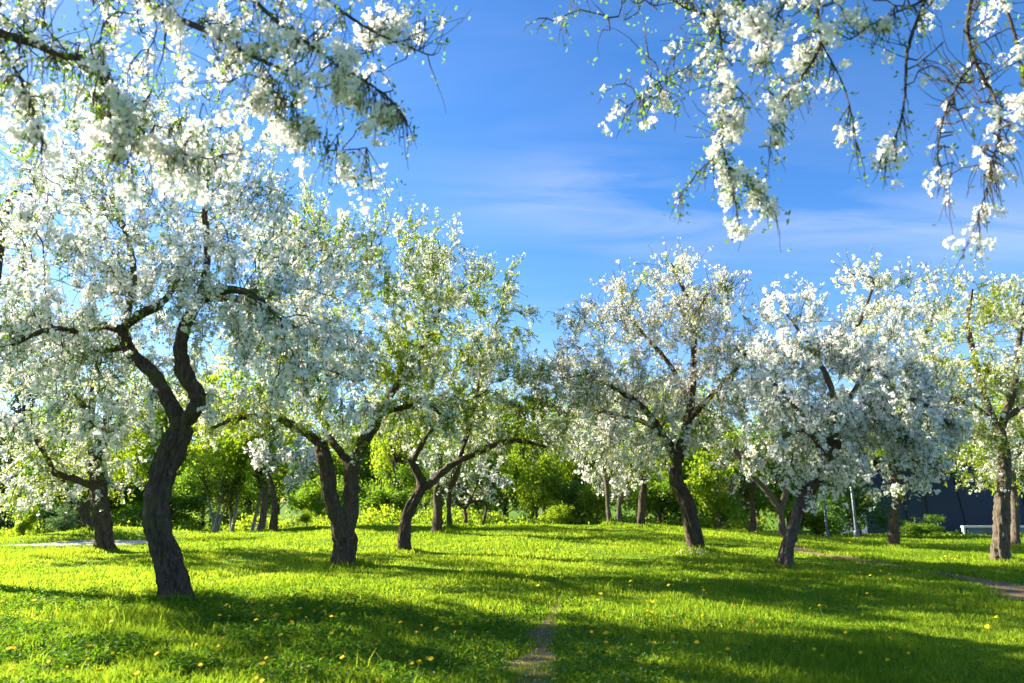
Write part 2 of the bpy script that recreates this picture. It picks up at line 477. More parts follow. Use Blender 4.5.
# small flower: two folded quads
FL_FAR = (np.array([(-1, -.55, .25), (0, -.7, 0), (0, .7, 0), (-1, .55, .25), (1, -.55, .3), (1, .55, .3), (0, -.6, 0.02), (0, .6, 0.02)], float),
          np.array([(0, 1, 2, 3), (6, 4, 5, 7)]))
LF_RICH = (np.array([(0, 0, 0), (0.35, -0.24, 0.10), (0.4, 0, 0.02), (0.35, 0.24, 0.10), (0.75, -0.2, 0.12), (1.05, 0, -0.06), (0.75, 0.2, 0.12)], float),
           np.array([(0, 1, 4, 2), (0, 2, 6, 3), (2, 4, 5, 6)]))
LF_MID = (np.array([(0, 0, 0), (0.5, -0.26, 0.10), (1, 0, 0), (0.5, 0.26, 0.10)], float), np.array([(0, 1, 2, 3)]))
ST = (np.array([(-.14, -.14, .13), (.14, -.14, .13), (.14, .14, .13), (-.14, .14, .13)], float), np.array([(0, 1, 2, 3)]))

# ------------------------------------------------------------------ branching by space colonisation
def colonise(P0, par0, attr, step, infl, kill, iters=110, jitter=0.25, trop=(0, 0, 0.0)):
    P = list(map(np.array, P0)); par = list(par0)
    pos = np.array(P)
    A = attr.copy()
    D = np.linalg.norm(A[:, None] - pos[None], axis=2)
    near = D.argmin(1); nd = D.min(1)
    trop = np.array(trop)
    for it in range(iters):
        if len(A) == 0: break
        lim = infl if it > 14 else infl * 3
        ok = nd < lim
        if not ok.any(): break
        acc = np.zeros((len(pos), 3)); cnt = np.zeros(len(pos))
        np.add.at(acc, near[ok], norm(A[ok] - pos[near[ok]])); np.add.at(cnt, near[ok], 1)
        g = np.nonzero(cnt)[0]
        d = norm(norm(acc[g]) + jitter * rng.normal(size=(len(g), 3)) + trop)
        new = pos[g] + d * step * rng.uniform(0.8, 1.15, (len(g), 1))
        base = len(pos)
        pos = np.vstack([pos, new]); par += list(g)
        D = np.linalg.norm(A[:, None] - new[None], axis=2)
        m = D.min(1); am = D.argmin(1) + base
        upd = m < nd
        nd = np.where(upd, m, nd); near = np.where(upd, am, near)
        keep = nd > kill
        A, nd, near = A[keep], nd[keep], near[keep]
        if len(pos) > 9000: break
    return pos, np.array(par)

def skeleton_mesh(pos, par, rad, sides):
    """tapered segments child<-parent; rows with par<0 are roots"""
    ch = np.nonzero(par >= 0)[0]
    d = np.zeros_like(pos); d[ch] = norm(pos[ch] - pos[par[ch]])
    r1 = rad[ch]; r0 = np.minimum(rad[par[ch]], r1 * 1.35)
    R = frames(d[ch], np.zeros(len(ch)))
    a = 2 * np.pi * np.arange(sides) / sides
    ring = np.stack([np.cos(a), np.sin(a), 0 * a], -1)
    off = np.einsum('nij,kj->nki', R, ring)
    V0 = pos[par[ch]][:, None] - d[ch][:, None] * (0.3 * r1)[:, None, None] + off * r0[:, None, None]
    V1 = pos[ch][:, None] + off * r1[:, None, None]
    V = np.concatenate([V0, V1], 1)
    k = np.arange(sides); k2 = (k + 1) % sides
    f = np.stack([k, k2, k2 + sides, k + sides], -1)
    F = (np.arange(len(ch)) * 2 * sides)[:, None, None] + f[None]
    return V.reshape(-1, 3), F.reshape(-1, 4)

TRUNKS = []
def blossom_tree(name, label, base, Y, trunk, limbs, crown, n_attr=900, step=0.17, twigs=1500, twig_len=0.42, flowers=0.7, per=4.0,
                 fsize=0.022, leaves=3.0, lsize=0.045, lod=1, bark='bark', petal='petal', leafmat='leaf', droop=0.35, rough=0.20,
                 group='blossoming apple trees', cat='apple tree', wig=0.35, keep=1.0, sparse=None, infl=1.3, kill=None, cleft=None, limb_w=1.0):
    """trunk: (px,py,dY,width px); limbs: lists of the same; crown: (px,py,rx,ry,dY,rY,weight)"""
    fsize *= 1.34 if lod else 1.15; keep *= 0.56 if lod else 1.0
    bx = xat(base[0], base[1], Y); bz = tz(bx, Y)
    root_p = np.array([bx, Y, bz])
    root = empty(name, root_p, label, cat, group)
    def tr(pts):
        p = np.array([at(a, b, Y + c) for a, b, c, w in pts]) - root_p
        r = np.array([w * (Y + c) / F_PX * 0.44 for a, b, c, w in pts])
        return p, r
    skel_p, skel_par, skel_r = [], [], []
    def add_line(path, rad, parent):
        for q, r in zip(path, rad):
            skel_p.append(q); skel_par.append(parent); skel_r.append(r); parent = len(skel_p) - 1
    sides = 26 if lod <= 1 else 12
    # trunk, planted in the ground with a flared foot
    p, r = tr(trunk)
    p[0] = np.array([0, 0, 0.02]); 
    p = np.vstack([[p[0] - np.array([0, 0, 0.18])], p]); r = np.concatenate([[r[0] * 1.22], [r[0] * 1.04], r[1:]])
    per_ = 12 if lod <= 1 else 6
    path = catmull(p, per_); rr = np.interp(np.linspace(0, 1, len(path)), np.linspace(0, 1, len(r)), r)
    V, F = tube(path, rr, sides + (14 if lod <= 1 else 0), rough, seed=base[0] * 0.13, roots=0.5, cleft=cleft)
    TRUNKS.append((bx, Y, rr[2]))
    trunk_o = link('trunk', make_mesh('trunk', V, F, [M[bark]], smooth=True), root)
    add_line(path[2:], rr[2:], -1)
    n_trunk = len(skel_p)
    for lb in limbs:
        p, r = tr(lb)
        r = r * limb_w
        path = catmull(p, per_); rr = np.interp(np.linspace(0, 1, len(path)), np.linspace(0, 1, len(r)), r)
        sp = np.array(skel_p); k = int(np.linalg.norm(sp - path[0], axis=1).argmin())
        # gnarled wobble, growing away from the fork
        w = np.linspace(0, 1, len(path))[:, None]
        path = path + wig * (0.10 if lod else 0.035) * w * np.array([[mnoise.noise((i * 0.7, base[0], 1.0 + j)) for j in range(3)] for i in range(len(path))])
        V, F = tube(np.vstack([skel_p[k] * 0.35 + path[0] * 0.65, path]), np.concatenate([[rr[0]], rr]), max(8, sides - 8), rough, seed=lb[0][0] * 0.17)
        link('limb', make_mesh('limb', V, F, [M[bark]], smooth=True), trunk_o)
        add_line(path, rr, k)
    # crown attractors
    wts = np.array([e[6] * e[2] * e[3] for e in crown], float); wts /= wts.sum()
    A = []; cc = []
    for e, w in zip(crown, wts):
        c = at(e[0], e[1], Y + e[4]) - root_p
        Ye = Y + e[4]
        rad3 = np.array([e[2] * Ye / F_PX, e[5], e[3] * Ye / F_PX])
        m = max(4, int(n_attr * w))
        q = rdir(m) * (rng.uniform(0, 1, (m, 1)) ** (1 / 2.6)) * rad3
        A.append(q + c); cc.append((c, rad3))
    A = np.vstack(A)
    # clumpy: drop attractors where a coarse noise is low
    kz = np.array([mnoise.noise(tuple((a + root_p) * 0.9)) for a in A])
    A = A[kz > -0.28]
    zmin = 0.9
    A = A[A[:, 2] > zmin]
    n_traced = len(skel_p)
    pos, par = colonise(skel_p, skel_par, A, step, infl, kill or step * 1.9, jitter=wig)
    # pipe-model radii for the grown part
    n = len(pos)
    r2 = np.zeros(n); kids = np.zeros(n, int)
    for i in range(n - 1, n_traced - 1, -1):
        if r2[i] == 0: r2[i] = 0.0042 ** 2.2
        r2[par[i]] += r2[i]; kids[par[i]] += 1
    rad = np.maximum(r2, 1e-12) ** (1 / 2.2)
    rad[:n_traced] = skel_r
    grown = np.arange(n_traced, n)
    rad[grown] = np.minimum(rad[grown], np.minimum(0.05, rad[par[grown]] * 0.95 if len(grown) else 0.05))
    par_m = par.copy(); par_m[:n_traced] = -1
    V1, F1 = skeleton_mesh(pos, par_m, rad, 6 if lod <= 1 else 4)
    # twigs
    tl = np.arange(n_trunk, n_traced)
    thin = np.concatenate([grown[(rad[grown] < 0.022)], np.repeat(tl[rad[tl] < (0.03 if lod else 0.013)], 2 if lod else 1)])
    if len(thin) == 0: thin = grown
    C0 = np.array([c for c, _ in cc]); R0 = np.array([q for _, q in cc])
    def outward(p):
        dd = (p[:, None] - C0[None]) / R0[None]
        k = (dd ** 2).sum(2).argmin(1)
        return norm(dd[np.arange(len(p)), k] / R0[k])
    st = rng.choice(thin, twigs)
    bd = norm(pos[st] - pos[np.maximum(par[st], 0)] + 1e-6)
    ow = outward(pos[st])
    zb = np.where(ow[:, 2] > 0.25, 0.55, np.where(ow[:, 2] < 0.0, -droop * 1.6, -droop * 0.5))
    d = norm(0.55 * bd + 0.55 * ow + 0.75 * rdir(twigs) + np.stack([0 * zb, 0 * zb, zb], -1))
    L = twig_len * rng.uniform(0.45, 1.35, twigs) * np.where(ow[:, 2] > 0.55, 1.35, 1.0)
    nseg = 4
    tp = [pos[st]]
    tpos, tpar, trad = [pos[st]], [np.full(twigs, -1)], [np.full(twigs, 0.0048)]
    for s in range(nseg):
        d = norm(d + 0.32 * rdir(twigs) + np.array([0, 0, 1.0]) * np.where(ow[:, 2:3] > 0.25, 0.10, -droop * 0.45))
        tp.append(tp[-1] + d * (L / nseg)[:, None])
        tpos.append(tp[-1]); tpar.append(np.arange(twigs) + s * twigs); trad.append(np.full(twigs, (0.0040 if lod else 0.0030) * (1 - 0.16 * s)))
    TP = np.vstack(tpos); TPAR = np.concatenate(tpar); TR = np.concatenate(trad)
    TR = np.maximum(TR, Y * 0.00030)
    V2, F2 = skeleton_mesh(TP, TPAR, TR, 3)
    link('branchwork', make_mesh('branchwork', np.vstack([V1, V2]), [F1, F2 + len(V1)], [M['twig']], smooth=True), root)
    # spurs: where clusters of blossom and leaves sit
    sp = np.vstack([TP[twigs:], TP[twigs:] * 0.5 + TP[TPAR[twigs:]] * 0.5, pos[thin]])
    sp = sp + rng.normal(size=sp.shape) * 0.03
    if keep < 1: sp = sp[rng.uniform(size=len(sp)) < keep]
    zn = np.array([mnoise.noise(tuple((s + root_p) * 1.1 + np.array([5.0, base[0], 0]))) for s in sp])
    pf = np.clip(flowers + 0.75 * zn, 0.02, 1)
    if sparse is not None:
        for (sx, sy, srx, sry, fac) in sparse:      # barer patches of the crown
            c = at(sx, sy, Y) - root_p
            q = ((sp[:, 0] - c[0]) / (srx * Y / F_PX)) ** 2 + ((sp[:, 2] - c[2]) / (sry * Y / F_PX)) ** 2
            hit = (q < 1) & (rng.uniform(size=len(sp)) > fac)
            pf = np.where(hit, 0.0, pf)
    if lod == 0:
        k6 = np.array([mnoise.noise(tuple((q + root_p) * 5.5)) for q in sp])
        pf = pf * np.clip((k6 - 0.02) * 6, 0, 1)
    else:
        k3 = np.array([mnoise.noise(tuple((q + root_p) * (3.4 if lod == 1 else 2.6))) for q in sp])
        pf = np.clip(pf * 1.25, 0, 1) * np.clip((k3 + 0.18) * 5, 0.12, 1)
    isf = rng.uniform(size=len(sp)) < pf
    B = sp[isf]
    nfl = rng.poisson(per, len(B)) + 1
    own = np.repeat(np.arange(len(B)), nfl)
    od = norm(rdir(len(own)) + np.array([0, 0, 0.25]))
    FP = B[own] + od * rng.uniform(0.016, 0.040, (len(own), 1)) * (fsize / 0.022)
    FR = frames(norm(od + 0.6 * rdir(len(own))), rng.uniform(0, 6.28, len(own)))
    FS = fsize * rng.uniform(0.55, 1.2, len(own))
    tv, tf = {0: FL_RICH, 1: FL_MID, 2: FL_FAR}[lod]
    Vb, Fb = stamp(tv, tf, FP, FR, FS)
    vary = np.repeat(rng.uniform(size=len(own)), len(tv))
    fl = [Fb]; mi = [0]; mats = [M[petal]]
    if lod == 0:
        Vs, Fs = stamp(*ST, FP, FR, FS)
        fl.append(Fs + len(Vb)); mi.append(1); Vb = np.vstack([Vb, Vs]); vary = np.concatenate([vary, np.zeros(len(Vs))]); mats.append(M['stamen'])
    if len(own):
        link('blossom', make_mesh('blossom', Vb, fl, mats, mi, attr=vary), root)
    # leaves
    nl = rng.poisson(leaves * np.clip(1.15 - 0.8 * zn, 0.2, 2), len(sp))
    if sparse is not None:
        for (sx, sy, srx, sry, fac) in sparse:
            c = at(sx, sy, Y) - root_p
            q = ((sp[:, 0] - c[0]) / (srx * Y / F_PX)) ** 2 + ((sp[:, 2] - c[2]) / (sry * Y / F_PX)) ** 2
            nl = np.where((q < 1) & (rng.uniform(size=len(sp)) > fac), 0, nl)
    own = np.repeat(np.arange(len(sp)), nl)
    if len(own):
        ld = norm(rdir(len(own)) + np.array([0, 0, 0.35]))
        # leaf template runs along x: build frames with x along ld
        R = frames(ld, rng.uniform(0, 6.28, len(own)))
        R = np.stack([R[:, :, 2], R[:, :, 0], R[:, :, 1]], axis=2)
        tv, tf = LF_RICH if lod == 0 else LF_MID
        Vl, Fl = stamp(tv, tf, sp[own] + ld * 0.01, R, lsize * rng.uniform(0.55, 1.2, len(own)))
        link('foliage', make_mesh('foliage', Vl, [Fl], [M[leafmat]], attr=np.repeat(rng.uniform(size=len(own)), len(tv))), root)
    return root

# ------------------------------------------------------------------ the orchard
blossom_tree('apple_tree', 'nearest whole tree, white blossom over a thick dark S-shaped forking trunk', (178, 603), 10.0,
    [(178, 603, 0, 31), (172, 569, 0, 28), (159, 534, 0, 26), (156, 503, .05, 25), (163, 471, .1, 24), (172, 447, .1, 24), (181, 426, .1, 24)],
    [[(183, 424, .1, 17), (196, 407, .05, 17), (196, 393, 0, 16), (183, 367, -.1, 15), (181, 343, -.2, 14), (188, 318, -.3, 12), (204, 298, -.5, 12), (226, 290, -.7, 10), (248, 293, -1, 8), (270, 310, -1.3, 5)],
     [(180, 426, .1, 17), (171, 404, .1, 16), (154, 374, .2, 14), (131, 353, .3, 13), (123, 330, .3, 11), (138, 316, .2, 11), (165, 300, .2, 8), (190, 262, .4, 6)],
     [(190, 316, -.3, 11), (202, 290, .1, 9), (208, 250, .4, 8), (205, 205, .6, 6), (212, 150, .8, 4)],
     [(123, 330, .3, 10), (104, 326, 0, 9), (80, 331, -.4, 7), (48, 330, -.8, 6), (12, 345, -1.1, 4)],
     [(126, 322, .3, 8), (134, 280, .8, 7), (128, 240, 1.2, 6), (110, 190, 1.4, 4)],
     [(128, 345, .3, 8), (100, 352, .9, 6), (70, 352, 1.4, 5), (40, 380, 1.8, 3)],
     [(205, 298, -.5, 9), (240, 300, .3, 8), (275, 318, .9, 6), (310, 335, 1.3, 4)]],
    [(150, 225, 150, 105, 0, 2.1, 1), (55, 290, 90, 95, 0, 1.9, 1), (250, 270, 95, 85, 0, 1.8, 1), (305, 330, 72, 85, -.5, 1.3, 1.1), (70, 385, 85, 62, .2, 1.6, .9), (160, 140, 120, 60, .3, 1.6, .9), (20, 180, 60, 60, .3, 1.2, .6),
     (352, 385, 40, 55, -.7, .7, .9), (235, 355, 60, 40, .9, .8, .5)],
    n_attr=1700, step=0.16, twigs=2900, twig_len=0.42, flowers=0.74, per=4.2, fsize=0.024, leaves=2.6, lsize=0.046, lod=1, droop=0.6, rough=0.22, cleft=norm(np.array([0.42, -0.9, 0.0])))

blossom_tree('apple_tree', 'blossoming tree with straight trunk and one low curved limb, left of the S-shaped trunk', (105, 552), 18.5,
    [(105, 552, 0, 19), (102, 520, 0, 16), (99, 492, 0, 15), (96, 464, 0, 13), (94, 443, 0, 12), (89, 422, 0, 11)],
    [[(98, 488, 0, 8), (84, 483, -.2, 7), (70, 478, -.4, 7), (55, 473, -.6, 6), (49, 461, -.7, 5), (36, 440, -.9, 4)],
     [(94, 445, 0, 8), (104, 425, .4, 6), (118, 400, .7, 4)],
     [(90, 424, 0, 9), (80, 400, -.3, 7), (62, 380, -.5, 5), (40, 360, -.5, 3)],
     [(91, 430, 0, 8), (92, 395, .5, 6), (98, 360, .8, 4)]],
    [(62, 415, 85, 55, 0, 2.2, 1), (110, 400, 55, 55, 0, 2, 1), (20, 460, 55, 38, -.6, 1.5, .8), (75, 360, 70, 50, 0, 1.9, .8), (130, 450, 28, 35, .5, 1.2, .6)],
    n_attr=900, step=0.22, twigs=1500, twig_len=0.5, flowers=0.66, per=3.4, fsize=0.026, leaves=4.4, lsize=0.055, lod=1, leafmat='leaf_yellow', droop=0.5)

blossom_tree('apple_tree', 'small far tree on the left mound whose bare trunk arches over to the left', (89, 535), 24.5,
    [(89, 535, 0, 11), (83, 513, 0, 9), (73, 500, 0, 8), (54, 494, -.2, 7), (34, 496, -.4, 5)],
    [[(84, 513, 0, 6), (93, 490, .3, 5), (94, 460, .4, 4)], [(70, 498, 0, 5), (60, 475, .2, 4), (50, 455, .4, 3)]],
    [(35, 478, 55, 35, 0, 2, 1), (75, 455, 45, 40, 0, 2, 1)],
    n_attr=380, step=0.3, twigs=600, twig_len=0.55, flowers=0.5, per=2.6, fsize=0.034, leaves=3.0, lsize=0.07, lod=2, leafmat='leaf_yellow')

blossom_tree('apple_tree', 'leafy blossoming tree with a heavy trunk split low into two dark upright stems', (343, 564), 14.3,
    [(343, 564, 0, 26), (345, 545, 0, 23), (343, 531, 0, 22), (338, 518, 0, 17), (330, 496, 0, 16), (326, 464, 0, 15), (321, 444, .1, 14)],
    [[(347, 535, 0, 18), (351, 509, .1, 17), (352, 473, .1, 16), (360, 448, .1, 14), (373, 428, .1, 12), (382, 410, .1, 10), (398, 380, .2, 7), (405, 340, .3, 4)],
     [(322, 446, .1, 11), (309, 435, 0, 10), (292, 425, -.2, 9), (268, 416, -.4, 7), (238, 418, -.7, 6), (212, 428, -1, 3)],
     [(351, 470, .1, 9), (343, 455, .2, 9), (334, 444, .4, 8), (325, 425, .7, 7), (318, 395, 1, 5)],
     [(321, 444, .1, 11), (314, 415, .2, 9), (311, 390, .1, 8), (302, 350, -.2, 6), (308, 300, -.2, 5), (322, 250, 0, 4)],
     [(382, 412, .1, 8), (400, 408, -.4, 6), (425, 405, -.9, 5), (450, 420, -1.2, 3)],
     [(311, 388, .1, 7), (285, 355, .6, 5), (260, 330, 1, 4)],
     [(395, 382, .2, 6), (420, 350, .5, 5), (440, 310, .8, 4)]],
    [(315, 300, 95, 90, 0, 2.2, 1), (250, 385, 70, 48, -.3, 1.7, .9), (385, 310, 75, 80, .2, 2, 1), (340, 395, 90, 40, .2, 1.6, .7), (300, 225, 50, 40, 0, 1.2, .7), (425, 395, 40, 45, -.8, 1.0, .7), (400, 240, 50, 40, .4, 1.2, .7), (450, 245, 25, 22, .5, .7, .4)],
    n_attr=1700, step=0.19, twigs=3000, twig_len=0.45, flowers=0.44, per=3.6, fsize=0.025, leaves=5.2, lsize=0.052, keep=0.95, lod=1, leafmat='leaf_yellow', droop=0.35)

blossom_tree('apple_tree', 'greenish blossoming tree with a thin trunk curving right and forking at half height', (404, 547), 17.0,
    [(404, 547, 0, 14), (406, 520, 0, 12), (417, 497, 0, 11), (422, 487, 0, 11), (418, 474, 0, 9), (410, 459, 0, 8)],
    [[(423, 488, 0, 9), (431, 484, 0, 8), (443, 472, .1, 8), (459, 461, .1, 7), (477, 453, .1, 7), (497, 444, 0, 6), (520, 441, 0, 5), (546, 447, 0, 3)],
     [(410, 459, 0, 8), (403, 441, 0, 7), (403, 424, .1, 6), (410, 396, .2, 6), (424, 350, .3, 5), (440, 300, .4, 4)],
     [(459, 461, .1, 5), (470, 425, .5, 5), (480, 380, .8, 4), (495, 330, .9, 3)],
     [(412, 462, 0, 6), (428, 435, -.5, 5), (450, 410, -.8, 4), (480, 395, -1, 3)],
     [(497, 444, 0, 4), (515, 415, .4, 4), (525, 380, .6, 3)]],
    [(478, 318, 62, 62, 0, 2, 1), (440, 310, 60, 60, .1, 1.9, .8), (485, 395, 80, 52, 0, 2.2, 1.2), (540, 425, 42, 30, 0, 1.2, 1.8), (405, 400, 45, 45, 0, 1.6, .7), (500, 280, 30, 25, 0, 1, .5)],
    n_attr=1600, step=0.19, twigs=2900, twig_len=0.42, flowers=0.34, per=3.0, fsize=0.025, leaves=5.2, lsize=0.052, keep=0.95, lod=1, leafmat='leaf_yellow', droop=0.3,
    sparse=[(545, 440, 60, 30, .45)])

blossom_tree('apple_tree', 'far tree with a brown upright trunk just right of the trunk that curves right', (437, 534), 22.5,
    [(437, 534, 0, 12), (438, 509, 0, 10), (437, 492, 0, 9), (441, 479, 0, 6), (440, 455, .1, 5)],
    [[(438, 492, 0, 8), (449, 488, 0, 8), (457, 472, 0, 6), (463, 450, 0, 5), (470, 425, 0, 3)]],
    [(440, 435, 45, 35, 0, 2, 1), (475, 430, 35, 35, 0, 1.8, 1), (455, 400, 60, 40, .5, 2, .7)],
    n_attr=420, step=0.28, twigs=800, twig_len=0.5, flowers=0.34, per=2.6, fsize=0.032, leaves=3.0, lsize=0.065, lod=2, leafmat='leaf')
blossom_tree('apple_tree', 'far tree with a thin dark straight stem beside the low arching stem', (450, 530), 25.5,
    [(450, 530, 0, 6), (449, 510, 0, 5), (450, 490, 0, 5), (455, 465, 0, 4)],
    [[(450, 492, 0, 4), (444, 470, 0, 3)]],
    [(452, 455, 30, 30, 0, 1.5, 1)], n_attr=160, step=0.3, twigs=300, twig_len=0.5, flowers=0.3, per=2.4, fsize=0.036, leaves=3.0, lsize=0.07, lod=2, bark='bark')
blossom_tree('apple_tree', 'low crooked far tree whose thin dark stem arches back down to the grass', (465, 527), 27.5,
    [(465, 527, 0, 4.5), (466, 517, 0, 3.8), (465, 508, 0, 3.6), (471, 502, .1, 3.2), (478, 501, .3, 3), (485, 496, .5, 2.6), (492, 484, .7, 2), (496, 470, .8, 1.5)],
    [[(465, 509, 0, 4), (456, 502, 0, 4), (452, 494, 0, 3)], [(480, 500, .3, 3), (486, 506, .4, 3), (485, 516, .5, 3), (481, 528, .5, 3.2)], [(466, 508, 0, 3), (474, 492, -.2, 2), (478, 478, -.3, 1.5)]],
    [(492, 468, 30, 25, 0, 1.5, 1), (455, 482, 16, 12, 0, 1, .6)], n_attr=160, step=0.3, twigs=320, twig_len=0.5, flowers=0.45, per=2.4, fsize=0.036, leaves=2.4, lsize=0.07, lod=2)
blossom_tree('apple_tree', 'slim far tree with an upright grey stem beside the thin forked one', (610, 523), 29.5,
    [(610, 523, 0, 6), (608, 509, 0, 5), (607, 488, 0, 5), (604, 465, 0, 4)],
    [[(607, 485, 0, 3), (615, 460, 0, 3)]],
    [(600, 455, 30, 32, 0, 1.8, 1), (572, 400, 45, 48, 0, 2.4, 1.2), (600, 410, 40, 40, 0, 2, .8)], n_attr=420, step=0.32, twigs=900, twig_len=0.55, flowers=0.5, per=2.6, fsize=0.038, leaves=2.6, lsize=0.07, lod=2, bark='bark_grey')
blossom_tree('apple_tree', 'slim far tree with a pale forked stem leaning right beside the upright grey one', (620, 521), 31,
    [(620, 521, 0, 6), (619, 506, 0, 5), (623, 494, 0, 5), (630, 478, 0, 3)],
    [[(619, 506, 0, 4), (612, 488, 0, 3), (610, 470, 0, 2)]],
    [(625, 460, 26, 26, 0, 1.6, 1)], n_attr=180, step=0.32, twigs=340, twig_len=0.55, flowers=0.5, per=2.6, fsize=0.038, leaves=2.8, lsize=0.07, lod=2, bark='bark_grey')
blossom_tree('apple_tree', 'far tree with a plain dark vertical trunk left of the daisy-footed trunk', (641, 527), 26.5,
    [(641, 527, 0, 9), (642, 503, 0, 8), (644, 482, 0, 7), (641, 466, 0, 6), (638, 440, 0, 5)],
    [[(643, 484, 0, 5), (628, 462, .2, 4), (605, 440, .4, 3)], [(641, 464, 0, 5), (655, 440, .3, 4), (668, 415, .5, 3)]],
    [(635, 430, 55, 45, 0, 2.4, 1), (600, 430, 35, 40, 0, 1.8, .8)],
    n_attr=480, step=0.3, twigs=850, twig_len=0.55, flowers=0.6, per=3, fsize=0.032, leaves=5, lsize=0.06, lod=2, leafmat='leaf_yellow')

blossom_tree('apple_tree', 'pinkish white blossoming tree, trunk leaning left out of a clump of white daisies', (697, 548), 16.6,
    [(697, 548, 0, 18), (691, 521, 0, 16), (685, 500, 0, 15), (676, 480, 0, 14), (677, 464, 0, 12), (683, 440, 0, 11)],
    [[(683, 442, 0, 10), (690, 410, 0, 9), (692, 386, 0, 8), (694, 345, 0, 7), (693, 313, 0, 5), (681, 285, 0, 4), (671, 264, 0, 3)],
     [(693, 330, 0, 5), (700, 308, .2, 4), (712, 288, .3, 3), (730, 292, .4, 2)],
     [(678, 464, 0, 9), (660, 430, -.3, 8), (640, 405, -.5, 7), (604, 382, -.6, 4), (585, 372, -.6, 2)],
     [(672, 445, -.1, 7), (650, 425, .6, 6), (620, 415, 1.1, 4), (590, 410, 1.4, 3)],
     [(688, 420, 0, 7), (712, 395, -.5, 6), (735, 370, -.8, 4), (748, 350, -1, 3)],
     [(690, 405, 0, 7), (670, 365, .6, 5), (640, 330, .9, 4), (620, 300, 1, 3)]],
    [(655, 355, 85, 62, 0, 2.3, 1), (672, 295, 42, 45, .1, 1.4, .9), (600, 350, 55, 48, -.2, 1.7, .9), (722, 320, 32, 40, .1, 1.2, .8), (640, 425, 90, 40, 0, 2, .8), (715, 390, 45, 45, -.3, 1.5, .8), (575, 320, 25, 28, -.2, .8, .5), (605, 305, 25, 25, 0, .8, .5), (562, 392, 40, 50, 0, 1.4, 1.0), (610, 440, 60, 32, .3, 1.6, .8)],
    n_attr=1300, step=0.19, twigs=2300, twig_len=0.48, flowers=0.70, per=3.5, fsize=0.025, leaves=3.6, lsize=0.048, lod=1, petal='petal_pink', leafmat='leaf_yellow', droop=0.2)

blossom_tree('apple_tree', 'wide shaded white blossoming tree whose knotty grey trunk leans strongly right', (785, 562), 14.4,
    [(785, 562, 0, 17), (788, 544, 0, 14), (795, 521, 0, 13), (802, 500, 0, 13), (811, 487, 0, 12), (819, 478, 0, 11), (830, 452, 0, 10)],
    [[(830, 454, 0, 9), (835, 425, 0, 8), (832, 390, 0, 7), (815, 355, 0, 5), (795, 325, 0, 3)],
     [(828, 458, 0, 8), (850, 430, -.3, 7), (880, 405, -.6, 5), (915, 400, -.8, 4), (945, 420, -.9, 3)],
     [(831, 445, 0, 7), (808, 420, -.3, 6), (785, 395, -.6, 5), (765, 375, -.8, 3)],
     [(835, 425, 0, 7), (855, 390, .6, 5), (875, 360, .9, 4), (890, 335, 1, 3)],
     [(826, 462, 0, 7), (815, 440, -.8, 5), (800, 430, -1.3, 4), (780, 440, -1.6, 3)],
     [(880, 405, -.6, 4), (905, 430, -.9, 3), (935, 465, -1, 2)]],
    [(835, 390, 85, 58, 0, 2.1, 1.1), (795, 335, 45, 38, 0, 1.3, .9), (905, 415, 58, 45, -.5, 1.5, 1.1), (772, 385, 38, 52, -.3, 1.3, 1), (840, 445, 75, 30, -.7, 1.2, 1.1), (935, 458, 30, 28, -.8, .7, 1), (775, 300, 18, 18, 0, .6, .4), (812, 308, 18, 16, 0, .6, .4), (860, 345, 45, 30, .3, 1.2, .7), (838, 478, 22, 18, -1, .5, .7)],
    n_attr=1500, step=0.18, twigs=2500, twig_len=0.42, flowers=0.78, per=4.0, fsize=0.026, leaves=2.2, lsize=0.046, lod=1, droop=0.5, bark='bark_grey')

blossom_tree('apple_tree', 'far tree whose pale trunk opens into a V just left of the knotty leaning trunk', (782, 530), 23.5,
    [(782, 530, 0, 9), (780, 512, 0, 8), (767, 491, 0, 7), (749, 472, 0, 5), (735, 450, 0, 4)],
    [[(781, 512, 0, 7), (787, 488, 0, 7), (792, 468, 0, 5), (796, 440, 0, 4)]],
    [(745, 425, 45, 40, 0, 2, 1), (795, 430, 40, 40, 0, 2, 1)], n_attr=420, step=0.3, twigs=750, twig_len=0.55, flowers=0.55, per=2.8, fsize=0.032, leaves=2.6, lsize=0.065, lod=2, bark='bark_grey', leafmat='leaf_yellow')
blossom_tree('apple_tree', 'small dark far tree with low forked trunk and drooping, nearly bare twigs', (752, 531), 25,
    [(752, 531, 0, 8), (753, 512, 0, 6), (751, 497, 0, 6), (755, 482, 0, 4)],
    [[(753, 512, 0, 5), (763, 501, 0, 5), (764, 486, 0, 4), (758, 470, 0, 3)]],
    [(748, 472, 36, 18, 0, 1.6, 1)], n_attr=260, step=0.26, twigs=520, twig_len=0.5, flowers=0.12, per=2, fsize=0.032, leaves=1.6, lsize=0.06, lod=2, leafmat='leaf_dark', droop=0.9)
